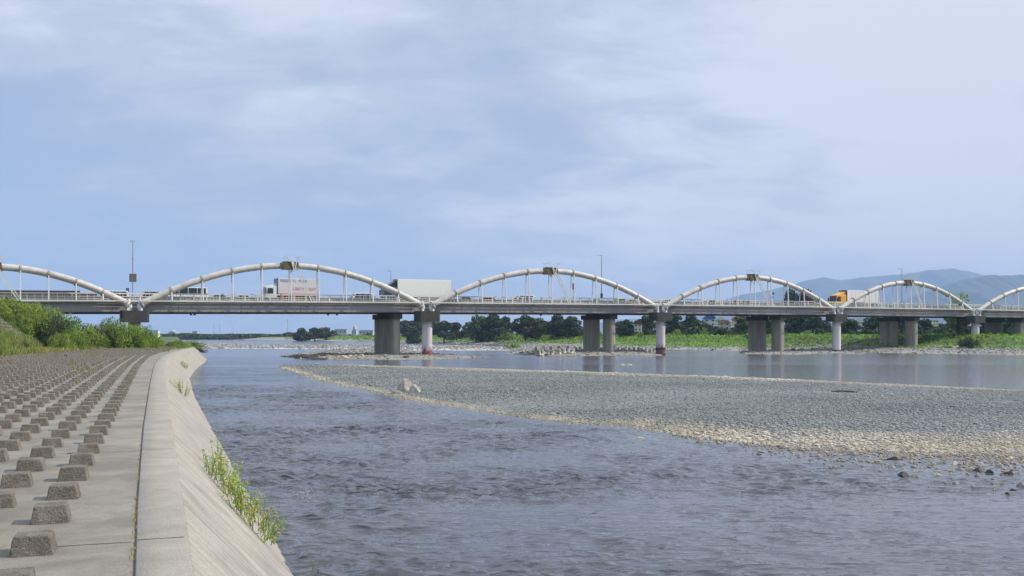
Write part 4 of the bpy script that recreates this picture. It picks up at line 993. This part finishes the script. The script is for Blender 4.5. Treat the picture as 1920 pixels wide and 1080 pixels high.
# ------------------------------------------------------------------ vehicles
def wheel(x, y, r_, e, wdt=.24):
    w_ = MB().tube([(x, y - wdt / 2, r_), (x, y + wdt / 2, r_)], r_, 16).build('wheel', M_tyre, e)
    sg = -1 if y < 0 else 1
    MB().tube([(x, y + sg * (wdt / 2 + .003), r_), (x, y + sg * (wdt / 2 + .02), r_)], r_ * .55, 12).build('rim', M_steel, w_)
def paint(name, c): return mat(name, c, .3, .06, 2.0, spec=.5)
PW = paint('paint_white', (.72, .72, .71)); PK = paint('paint_black', (.02, .022, .025)); PS = paint('paint_silver', (.42, .43, .44)); PB = paint('paint_blue', (.05, .09, .2)); PG = paint('paint_grey', (.12, .12, .125)); PCR = paint('paint_cream', (.5, .47, .36)); PR = paint('paint_darkred', (.2, .03, .03))
def car(px, n_, pm, label, kind='sedan', flip=False):
    s = s_at(px, n_); e = empty('van' if kind in ('van', 'bus') else 'car', Bp(s, n_, zb(s) + 1.702), ANG + (math.pi if flip else 0))
    tag(e, label, 'van' if kind == 'van' else 'bus' if kind == 'bus' else 'car', 'cars driving over the road bridge')
    if kind == 'bus': e.name = 'minibus'
    # length along x, front at -x
    if kind == 'sedan':
        L_, W_, Hh = 4.4, 1.7, 1.45; low_ = [(-2.2, .3), (-2.15, .72), (-1.1, .92), (1.5, .95), (2.15, .9), (2.2, .35)]; cab = [(-1.15, .9), (-.45, Hh - .03), (.85, Hh - .02), (1.65, .93)]
    elif kind == 'van':
        L_, W_, Hh = 4.3, 1.7, 1.95; low_ = [(-2.1, .3), (-2.1, .85), (-1.75, 1.05), (2.1, 1.08), (2.12, .35)]; cab = [(-1.75, 1.0), (-1.2, Hh - .05), (1.9, Hh), (2.08, 1.05)]
    else:
        L_, W_, Hh = 6.6, 2.0, 2.65; low_ = [(-3.3, .35), (-3.3, 1.0), (-3.1, 1.35), (3.3, 1.38), (3.3, .4)]; cab = [(-3.1, 1.3), (-2.7, Hh - .08), (3.1, Hh), (3.28, 1.35)]
    MB().prism(low_, -W_ / 2, W_ / 2).build('body', pm, e, bevel=.06, seg=2)
    MB().prism(cab, -W_ / 2 + .12, W_ / 2 - .12).build('cabin', pm, e, bevel=.05, seg=2)
    zs0 = cab[0][1] + .08; zs1 = Hh - .14; x0, x1 = cab[0][0] + .35, cab[3][0] - .3
    nw = 2 if kind == 'sedan' else 3 if kind == 'van' else 4
    for sy in (-1, 1):
        for k in range(nw):
            a = x0 + (x1 - x0) * k / nw + .05; b_ = x0 + (x1 - x0) * (k + 1) / nw - .05; lean = .35 if k == 0 else 0; lean2 = .35 if (k == nw - 1 and kind == 'sedan') else .05 if k == nw - 1 else 0
            MB().prism([(a, zs0), (a + lean, zs1), (b_ - lean2, zs1), (b_, zs0)], sy * (W_ / 2 - .125), sy * (W_ / 2 - .10)).build('side_window', M_glass, e)
    MB().add([(cab[0][0] - .012, -W_ / 2 + .2, cab[0][1] + .06), (cab[0][0] - .012, W_ / 2 - .2, cab[0][1] + .06), (cab[1][0] - .03, W_ / 2 - .28, cab[1][1] - .06), (cab[1][0] - .03, -W_ / 2 + .28, cab[1][1] - .06)], [(0, 1, 2, 3)]).build('windscreen', M_glass, e)
    for x in (-L_ * .31, L_ * .31):
        for sy in (-1, 1): wheel(x, sy * (W_ / 2 - .1), .32, e, .2)
    for sy in (-1, 1):
        mb = MB(); mb.box(-L_ / 2 - .02, -L_ / 2 + .06, sy * .6 - .16, sy * .6 + .16, .6, .74); mb.build('headlight', M_lens, e)
        mb = MB(); mb.box(L_ / 2 - .05, L_ / 2 + .02, sy * .62 - .12, sy * .62 + .12, .68, .84); mb.build('tail_light', M_redl, e)
    return e
car(350, -11.0, PW, 'white minibus with big windows behind the left limb of the largest arch', 'bus')
car(452, -10.5, PS, 'pale silver car under the left half of the largest arch')
car(408, -11.5, PK, 'dark car just ahead of the pale silver car')
car(676, -10.0, PW, 'white van with three side windows between the two trucks', 'van')
car(868, -6.5, PS, 'pale car right behind the grey container truck')
car(912, -6.5, PK, 'black car under the left half of the second full arch')
car(981, -10, PW, 'white van under the crown of the second full arch', 'van')
car(1113, -10, PW, 'white car next to the slim lamp post right of the second crown')
car(1160, -6.5, PG, 'grey car near the right foot of the second full arch')
car(1180, -10.5, PS, 'silver car farther over the deck near the right foot of the second full arch')
car(1254, -10.0, PK, 'black car just past the third pier')
car(1330, -6.5, PW, 'white car under the left half of the arch before the yellow-cab truck')
car(1375, -6.5, PW, 'white sedan under the crown of the arch before the yellow-cab truck', 'sedan')
car(1395, -10.5, PK, 'dark car beside the crown of the arch before the yellow-cab truck')
car(1500, -6.5, PR, 'dark red car close ahead of the yellow-cab truck')
car(283, -10.5, PCR, 'cream van just right of the double-sign lamp post', 'van')
car(215, -10.5, PW, 'white van just left of the double-sign lamp post', 'van')
def truck(px0, px1, boxpx, n_, label, style):
    s0, s1 = s_at(px0, n_), s_at(px1, n_); sb = s_at(boxpx, n_); L_ = s1 - s0; xb = sb - s0
    e = empty('truck', Bp(s0, n_, zb((s0 + s1) / 2) + 1.702), ANG); tag(e, label, 'truck', 'trucks on the road bridge')
    Hb = {'red': 4.05, 'grey': 4.25, 'yellow': 4.05}[style]; Wd = 2.3
    pc_ = {'red': PW, 'grey': PB, 'yellow': MY}[style]; pbx = {'red': PW2, 'grey': PGB, 'yellow': PW}[style]
    cabL = min(xb - .15, 2.3) if style != 'yellow' else min(xb - .15, 3.0)
    x0 = xb - .15 - cabL
    hc = {'red': 2.75, 'grey': 2.9, 'yellow': 2.95}[style]
    MB().prism([(x0 + .05, .5), (x0, 1.35), (x0 + .18, hc - .1), (x0 + .35, hc), (x0 + cabL, hc), (x0 + cabL, .5)], -Wd / 2, Wd / 2).build('cab', pc_, e, bevel=.06, seg=2)
    for sy in (-1, 1):
        MB().prism([(x0 + .35, 1.5), (x0 + .45, hc - .35), (x0 + 1.35, hc - .35), (x0 + 1.35, 1.5)], sy * (Wd / 2 + .003), sy * (Wd / 2 + .02)).build('side_window', M_glass, e)
        mb = MB(); mb.bar((x0 + .1, sy * (Wd / 2 + .22), 1.5), (x0 + .1, sy * (Wd / 2 + .22), 2.35), .14, .22); mb.bar((x0 + .1, sy * (Wd / 2), 2.2), (x0 + .1, sy * (Wd / 2 + .22), 2.2), .05); mb.build('mirror', M_dark, e)
        mb = MB(); mb.box(x0 - .04, x0 + .05, sy * .85 - .2, sy * .85 + .2, .75, .98); mb.build('headlight', M_lens, e)
    MB().add([(x0 - .02, -1.0, 1.45), (x0 - .02, 1.0, 1.45), (x0 + .165, .95, hc - .2), (x0 + .165, -.95, hc - .2)], [(0, 1, 2, 3)]).build('windscreen', M_glass, e)
    mb = MB(); mb.box(x0 - .06, x0 + .3, -Wd / 2, Wd / 2, .38, .72); mb.build('bumper', PR2 if style == 'red' else M_dark, e)
    # wind deflector on the cab roof
    dz_ = hc + .45 if style == 'red' else Hb - .35
    if style == 'red':
        mb = MB(); mb.box(xb - .13, xb - .016, -Wd / 2 - .05, Wd / 2 + .05, 1.0, Hb); mb.build('front_bulkhead', PB, e)
    MB().prism([(x0 + .7, hc + .003), (x0 + cabL - .2, dz_), (x0 + cabL, dz_), (x0 + cabL, hc + .003)], -.95, .95).build('wind_deflector', pc_ if style != 'grey' else PK, e, bevel=.03)
    mb = MB(); mb.box(xb, L_, -Wd / 2 - .05, Wd / 2 + .05, 1.12, Hb); bx = mb.build('cargo_box', pbx, e, bevel=.03)
    mb = MB()
    nr = int((L_ - xb) / 1.2)
    if style == 'yellow':
        for k in range(nr + 1):
            xx = xb + .05 + (L_ - xb - .1) * k / nr; mb.box(xx - .025, xx + .025, -Wd / 2 - .075, -Wd / 2 - .052, 1.2, Hb - .1)
        mb.build('side_ribs', pbx, bx)
    for xx in (xb - .012, L_ + .002):
        mb = MB(); mb.box(xx - .005 if xx < xb else xx, xx + .01, -Wd / 2 - .06, Wd / 2 + .06, 1.12, Hb + .02); mb.build('end_frame', PG, bx)
    mb = MB(); mb.box(xb - 1.2, L_ - .1, -.45, .45, .75, 1.1); mb.build('chassis', M_dark, e)
    mb = MB(); mb.box(xb + 1.2, L_ - 3.0, -Wd / 2 - .02, -Wd / 2 + .05, .5, 1.0); mb.build('side_guard', PR2 if style == 'red' else M_steel, e)
    ws = [x0 + .85, L_ - 1.2, L_ - 2.4] if style != 'red' else [x0 + .85, L_ - 1.8, L_ - 2.9]
    if style != 'red': ws.append(xb + .6)
    for x in ws:
        for sy in (-1, 1): wheel(x, sy * (Wd / 2 - .15), .48, e, .28)
    yface = -Wd / 2 - .056
    if style == 'red':
        mb = MB(); mb.box(xb + .02, L_ - .02, yface - .004, yface, 1.15, 1.55); mb.build('red_stripe', PR3, bx)
        r = random.Random(3)
        def lettering(x0_, x1_, z0, z1, m_, name, gaps):
            mb = MB(); x = x0_; k = 0; cw = (z1 - z0) * .62
            while x < x1_ - cw:
                k += 1
                if k % gaps == 0: x += cw * 1.2; continue
                st = cw * .26; q = r.random()
                mb.box(x, x + st, yface - .006, yface - .001, z0, z1)
                if q < .7: mb.box(x + st, x + cw, yface - .006, yface - .001, z1 - st, z1)
                if q > .3: mb.box(x + st, x + cw, yface - .006, yface - .001, z0, z0 + st)
                if .2 < q < .8: mb.box(x + cw - st, x + cw, yface - .006, yface - .001, z0 + st, z1 - st)
                x += cw * 1.35
            mb.build(name, m_, bx)
        LB = L_ - xb
        lettering(xb + .35, xb + LB * .76, Hb - .62, Hb - .2, PLI, 'lettering', 9); lettering(xb + LB * .38, L_ - .15, Hb - 1.92, Hb - 1.48, PR3, 'lettering', 6)
    return e
MY = paint('paint_yellow', (.72, .36, .03)); PW2 = paint('paint_box_white', (.60, .60, .60)); PGB = paint('paint_box_grey', (.70, .71, .66)); PR2 = paint('paint_red', (.55, .05, .04)); PR3 = paint('paint_red_faded', (.50, .13, .15)); PLI = paint('paint_lilac', (.13, .12, .26))
truck(494, 592, 518, -6.5, 'white box truck with red stripe and lettering under the largest arch', 'red')
truck(708, 842, 741, -6.5, 'long truck with a plain grey-green container near the second pier', 'grey')
truck(1555, 1642, 1581, -6.5, 'truck with a yellow cab and white box between two arches on the right', 'yellow')

# ------------------------------------------------------------------ houses and other buildings
def house(px, base, top, wpx, D, wallm, roofm, label, roof='gable', floors=2, name='house', cat='house', z=None, dome=False):
    x = G(px, D); zb_ = H - (base - HZ) * D / F if z is None else z; zt = H - (top - HZ) * D / F; wd = wpx * D / F; hh = zt - zb_
    e = empty(name, (x, D, zb_), random.uniform(-.25, .05)); tag(e, label, cat); dp = min(wd * .8, 12)
    hw = hh * (.68 if roof == 'gable' else .94)
    mb = MB(); mb.box(-wd / 2, wd / 2, -dp / 2, dp / 2, 0, hw); wl = mb.build('wall', wallm, e)
    if roof == 'gable':
        MB().prism([(-wd / 2 - .5, hw + .003), (-wd * .32, hh), (wd * .32, hh), (wd / 2 + .5, hw + .003)], -dp / 2 - .4, dp / 2 + .4).build('roof', roofm, e)
    elif roof == 'dome':
        mb = MB(); k = 10; mb.tube([(0, 0, hw + .003 + 0)] + [(0, 0, hw + (hh * .5) * math.sin(math.pi / 2 * i / 6)) for i in range(1, 7)], [wd * .42] + [wd * .42 * math.cos(math.pi / 2 * i / 6.3) for i in range(1, 7)], 20); mb.build('dome', wallm, e, smooth=True)
    else:
        mb = MB(); mb.box(-wd / 2 - .3, wd / 2 + .3, -dp / 2 - .3, dp / 2 + .3, hw + .003, hh); mb.build('roof', roofm, e)
    ncol = max(2, int(wd / 3.2)); 
    for f_ in range(floors):
        for c_ in range(ncol):
            cx = -wd / 2 + wd * (c_ + .5) / ncol; z0 = hw * (f_ + .42) / floors; z1 = hw * (f_ + .75) / floors
            ww = min(.9, wd / ncol * .35)
            mb = MB(); mb.box(cx - ww / 2, cx + ww / 2, -dp / 2 - .04, -dp / 2 - .003, z0, z1); mb.build('window', M_glass, wl)
    return e
for (px, b_, t_, w_, D, wm, rm, lb, rf) in [(294, 632, 619, 9, 620, M_wall1, M_wall1, 'white shed at the far river mouth beside the levee shrubs', 'flat'), (325, 629, 622, 14, 1500, M_wall1, M_wall1, 'white domed hall on the distant shore', 'dome'), (366, 629, 621, 9, 1500, M_wall1, M_roofr, 'white block with a red roof right of the domed hall', 'flat'),
                                     (350, 629, 624, 22, 1550, M_wall2, M_wall2, 'low pale sheds between the domed hall and the white block', 'flat'),
                                     (640, 636, 617, 22, 900, M_wall1, M_wall1, 'pale distant block left of the first road pier', 'flat'), (665, 636, 618, 9, 900, M_wall2, M_wall2, 'cream distant block topped by a small tower', 'dome'), (688, 636, 619, 26, 940, M_wall1, M_wall1, 'wide pale distant block touching the first road pier', 'flat'),
                                     (1196, 622, 601, 14, 330, M_wall1, M_roofb, 'white house among dark trees left of the second white column', 'gable'), (1330, 612, 592, 22, 380, M_wall1, M_roofbl, 'house with a blue roof below the deck', 'gable'), (1350, 612, 594, 14, 370, M_wall1, M_wall1, 'white house beside the blue roof', 'gable'),
                                     (1358, 618, 600, 20, 345, M_wall2, M_roofr, 'house with an orange-pink roof in front of the white one', 'gable'), (1380, 612, 594, 14, 370, M_wall2, M_roofr, 'small house with a reddish roof beside the third road pier', 'gable'),
                                     (1612, 618, 597, 18, 340, M_wall1, M_wall1, 'white-roofed house right of the third white column', 'gable'), (1753, 612, 600, 10, 330, M_wall1, M_wall1, 'small white shed right of the fourth road pier', 'flat'), (1548, 628, 600, 8, 330, M_roofbl, M_roofbl, 'light blue hut left of the third white column', 'flat'),
                                     (1010, 636, 622, 10, 520, M_wall1, M_wall1, 'white house glimpsed between dark trees left of the second road pier', 'flat')]:
    if D > 800: wm = M_wallhaze; rm = M_wallhaze if rm is M_wall1 or rm is M_wall2 else rm  # distant walls and pale roofs take the colour that imitates haze
    house(px, b_, t_, w_, D, wm, rm, lb, rf, 2)

# ------------------------------------------------------------------ trees and scrub of the right bank
tl = [(565, 638, 614, 26, 560, 1.0, 'left half of the dark clump of trees far left of the first road pier'), (590, 638, 613, 24, 570, 1.1, 'middle tree of the dark clump far left of the first road pier'), (612, 638, 613, 26, 575, 1.0, 'right tree of the dark clump far left of the first road pier'),
      (541, 636, 622, 16, 800, 1.0, 'small bluish tree at the end of the far bank'), (630, 637, 625, 18, 700, 1.4, 'low tree below the pale distant blocks'), (655, 637, 626, 16, 720, 1.4, 'low tree right of the low one below the pale blocks'), (690, 636, 624, 30, 650, 1.5, 'wide low tree touching the first road pier'),
      (774, 640, 612, 26, 430, 1.0, 'small round tree between the first road pier and white column'), (833, 638, 600, 30, 420, .9, 'round dark tree right of the first white column'), (856, 638, 603, 26, 430, .9, 'lower round tree second from the first white column'),
      (893, 638, 590, 34, 400, .85, 'left tree of the tall dark mass below the second full arch'), (925, 638, 586, 36, 400, .85, 'tallest tree of the dark mass below the second full arch'), (948, 638, 592, 26, 410, .8, 'right tree of the tall dark mass below the second full arch'),
      (985, 638, 589, 34, 380, .8, 'dark tree with a bright gap on its left below the second full arch'), (1012, 638, 595, 28, 380, .8, 'lighter tree in front of the pale house gap'), (1045, 638, 587, 36, 370, .8, 'dark tree third left of the second road pier'), (1072, 638, 591, 34, 365, .8, 'dark tree touching the second road pier'),
      (1175, 636, 598, 26, 330, .8, 'dark tree right of the second road pier'), (1210, 634, 590, 28, 345, .9, 'dark tree behind the second white column'), (1262, 634, 588, 34, 330, .9, 'dark tree right of the second white column'), (1295, 634, 588, 34, 335, .9, 'dark tree left of the blue roof'),
      (1325, 632, 606, 26, 320, 1.1, 'low green tree in front of the houses'), (1395, 632, 590, 34, 325, .9, 'dark tree behind the third road pier'), (1440, 632, 588, 34, 320, .9, 'dark tree between the columns of the third road pier'), (1490, 630, 588, 36, 310, .9, 'dark tree right of the third road pier'),
      (1530, 630, 590, 34, 305, .9, 'dark tree left of the third white column'), (1590, 628, 596, 30, 300, .9, 'green tree right of the third white column'), (1640, 628, 590, 30, 300, .9, 'dark tree left of the fourth road pier'), (1690, 628, 590, 30, 295, .9, 'dark tree between the columns of the fourth road pier'),
      (1735, 626, 596, 30, 290, .9, 'dark tree right of the fourth road pier'), (1790, 626, 590, 34, 285, .9, 'dark tree left of the last white column'), (1850, 624, 588, 34, 285, .9, 'dark tree right of the last white column'), (1900, 622, 588, 34, 280, .9, 'dark tree at the right edge under the deck'),
      (1482, 560, 541, 22, 420, 1.0, 'dark round crown above the deck, left of the yellow-cab truck, nearer the arch crown'), (1510, 560, 541, 28, 420, 1.0, 'broad dark crown above the deck just left of the yellow-cab truck')]
for i, (px, b_, t_, wpx, D, wf, lb) in enumerate(tl):
    x = G(px, D); z0 = gz(x, D); zt = H - (t_ - HZ) * D / F; h_ = zt - z0
    wf = (wpx * D / F) / (h_ * .95)
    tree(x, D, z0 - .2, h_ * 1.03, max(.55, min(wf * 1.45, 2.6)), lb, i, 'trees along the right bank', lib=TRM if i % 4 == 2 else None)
x = G(1797, 250); tree(x, 250, gz(x, 250), H - (543 - HZ) * 250 / F - gz(x, 250), .62, 'single green tree whose crown shows above the deck under the last full arch', 0, lib=TRL)
rb_ = random.Random(77)
for i in range(44):
    px = rb_.uniform(750, 1090) if i < 14 else rb_.uniform(1150, 1935); D = np.interp(px, [750, 960, 1300, 1570, 1920], [560, 450, 380, 360, 330]) + rb_.uniform(0, 40)
    x = G(px, D); z0 = gz(x, D); zt = H - (rb_.uniform(596, 612) - HZ) * D / F; h_ = zt - z0
    tree(x, D, z0 - .2, h_, rb_.uniform(1.0, 1.7), 'tree in the hazier back row of the right bank belt', i, 'back row of trees on the right bank', lib=TRM if i % 3 == 1 else None)
# scrub along the bank
rng = np.random.default_rng(23)
xx = rng.uniform(-330, 190, 900000); yy = rng.uniform(150, 900, 900000); dd = polydist(xx, yy, RB)
k = (dd > np.where(yy < 240, 15, 5 + 3 * rng.random(len(yy)))) & (dd < 70) & (np.abs(xx / yy) < .56) & (yy < 640) & (rng.random(len(yy)) < np.clip(260 / yy, .2, 1) ** 2)
X, Y, dd = xx[k][:130000], yy[k][:130000], dd[k][:130000]; Z = groundz(X, Y)
hh = (.55 + .5 * vnoise(X, Y, 9, 71) + .25 * vnoise(X, Y, 3, 72)); Zp = Z + rng.uniform(0, 1, len(X)) * np.clip(hh, .15, 1.4) * 1.3
t = rng.uniform(.7, 1.35, len(X)) * (1.25 + .45 * vnoise(X, Y, 11, 73)) * np.where(rng.random(len(X)) < .1, .6, 1)
V, Fc, C = leafcloud(np.stack([X, Y, Zp], 1), .20 + .25 * Y / 400, rng, tint=t, aspect=.55)
C = C * np.array([.68, .84, .80])
o = npmesh('bank_scrub', V, Fc, M_leaf, attrs={'tint': ('POINT', C)}); tag(o, 'bright green undergrowth covering the low far bank behind the gravel', 'undergrowth', kind='stuff')
r = random.Random(12)
for i in range(46):
    px = r.uniform(1090, 1930) if i < 34 else r.uniform(820, 1090); D = np.interp(px, [820, 960, 1300, 1570, 1920], [440, 385, 275, 248, 215]) + r.uniform(0, 30)
    x = G(px, D); hgt = r.uniform(1.0, 2.2); bush(x, D, gz(x, D) - .1, r.uniform(1.2, 3.0), hgt, 'leafy bush in the green undergrowth of the far bank', i, 'bushes on the far bank', BUF)
for i in range(64):
    px = r.uniform(1100, 1930) if i < 52 else r.uniform(830, 1090); D = np.interp(px, [820, 960, 1300, 1570, 1920], [430, 385, 305, 285, 262]) + r.uniform(0, 25)
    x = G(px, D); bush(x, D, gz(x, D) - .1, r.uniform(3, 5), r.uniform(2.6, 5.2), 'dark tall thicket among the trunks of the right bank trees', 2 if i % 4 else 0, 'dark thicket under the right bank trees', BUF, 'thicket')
x = G(1800, 222); bush(x, 218, gz(x, 218) - .1, 2.2, 3.4, 'darkest bush on the far bank, at the foot of the short white column', 2, None, BUF); bush(G(1815, 214), 214, gz(G(1815, 214), 214), 2.4, 3.0, 'dark rounded bush to the right at the foot of the short white column', 2, None, BUF)
x = G(962, 268); bush(x, 268, .2, 2.6, 2.6, 'bright green shrub at the left end of the armour blocks', 1, None, BUF)

# ------------------------------------------------------------------ distance
def ridge(name, pts, D, depth, label, seed):
    px = np.linspace(pts[0][0], pts[-1][0], 200); top = np.interp(px, [p[0] for p in pts], [p[1] for p in pts])
    ht = (HZ - top) * D / F + H; r = np.random.default_rng(seed); ht = ht + 7 * vnoise(px, px * 0, 14, seed, 4)
    rows = 16; V = []
    for j in range(-rows, rows + 1):
        f_ = 1 - abs(j) / rows; yy = D + j / rows * depth
        V.append(np.stack([(px - 960) / F * D, np.full(200, yy) + 60 * vnoise(px, px * 0 + j, 25, seed + 1), np.maximum(ht, 0) * f_ ** .85 * (1 + (.10 * vnoise(px * 1.0, px * 0 + j * 9, 22, seed + 2, 4)) * (f_ < .99)) - 5 * (f_ == 0)], 1))
    V = np.stack(V, 0); idx = np.arange(V.shape[0] * 200).reshape(-1, 200)
    q = np.stack([idx[:-1, :-1], idx[:-1, 1:], idx[1:, 1:], idx[1:, :-1]], -1).reshape(-1, 4)
    o = npmesh(name, V.reshape(-1, 3), q, M_mount, smooth=True); tag(o, label, 'mountain', kind='structure')
ridge('mountains', [(1000, 622), (1100, 612), (1150, 600), (1200, 597), (1260, 585), (1330, 572), (1390, 552), (1440, 545), (1480, 535), (1515, 525), (1548, 520), (1575, 526), (1610, 521), (1650, 517), (1700, 513), (1740, 507), (1785, 503), (1815, 507), (1840, 515), (1900, 545), (2000, 590), (2100, 620)], 9000, 1500, 'pale blue far mountain range', 3)
ridge('hills', [(1640, 600), (1700, 560), (1740, 545), (1780, 532), (1815, 522), (1850, 516), (1880, 517), (1915, 514), (1960, 520), (2050, 515), (2200, 560), (2300, 620)], 6200, 1200, 'darker blue nearer mountain ridge at the right', 6)
# distant belt of trees beyond the bend
rng = np.random.default_rng(31); n = 16000
px = rng.uniform(290, 600, n); D = rng.uniform(700, 900, n); th = 3.3 + .6 * vnoise(px, px * 0, 30, 5); Z = .0 + rng.uniform(0, 1, n) ** .7 * th
V, Fc, C = leafcloud(np.stack([G(px, D), D, Z], 1), np.full(n, 1.2), rng)
o = npmesh('distant_woods', V, Fc, M_leafd, attrs={'tint': ('POINT', C)}); tag(o, 'blue-grey belt of distant trees beyond the river bend', 'woods', kind='stuff')
# utility poles on the horizon
for px, h_ in ((401, 16), (412, 15), (437, 12), (539, 16)):
    D = 1300.0 if px != 539 else 900; e = empty('utility_pole', (G(px, D), D, 1.0)); tag(e, {401: 'leftmost thin pole on the distant shore', 412: 'second thin pole on the distant shore', 437: 'shorter thin pole on the distant shore', 539: 'thin pole above the small bluish tree'}[px], 'utility pole')
    MB().tube([(0, 0, 0), (0, 0, h_)], [.3, .2], 6).build('pole', M_steel, e); MB().bar((-1.2, 0, h_ - 1), (1.2, 0, h_ - 1), .2).build('crossarm', M_steel, e)

# ------------------------------------------------------------------ haze
m = bpy.data.materials.new('haze'); m.use_nodes = True; nt = m.node_tree; nt.nodes.clear()
ou = nn(nt, 'ShaderNodeOutputMaterial'); pv = nn(nt, 'ShaderNodeVolumePrincipled'); pv.inputs['Color'].default_value = (.425, .59, .90, 1); pv.inputs['Density'].default_value = 1.2e-4; pv.inputs['Anisotropy'].default_value = 0.0
nt.links.new(pv.outputs[0], ou.inputs['Volume'])
mb = MB(); mb.box(-9000, 12000, -300, 10700, -2.8, 700); o = mb.build('haze', m); tag(o, 'thin bluish summer haze over the whole valley', 'haze', kind='stuff')
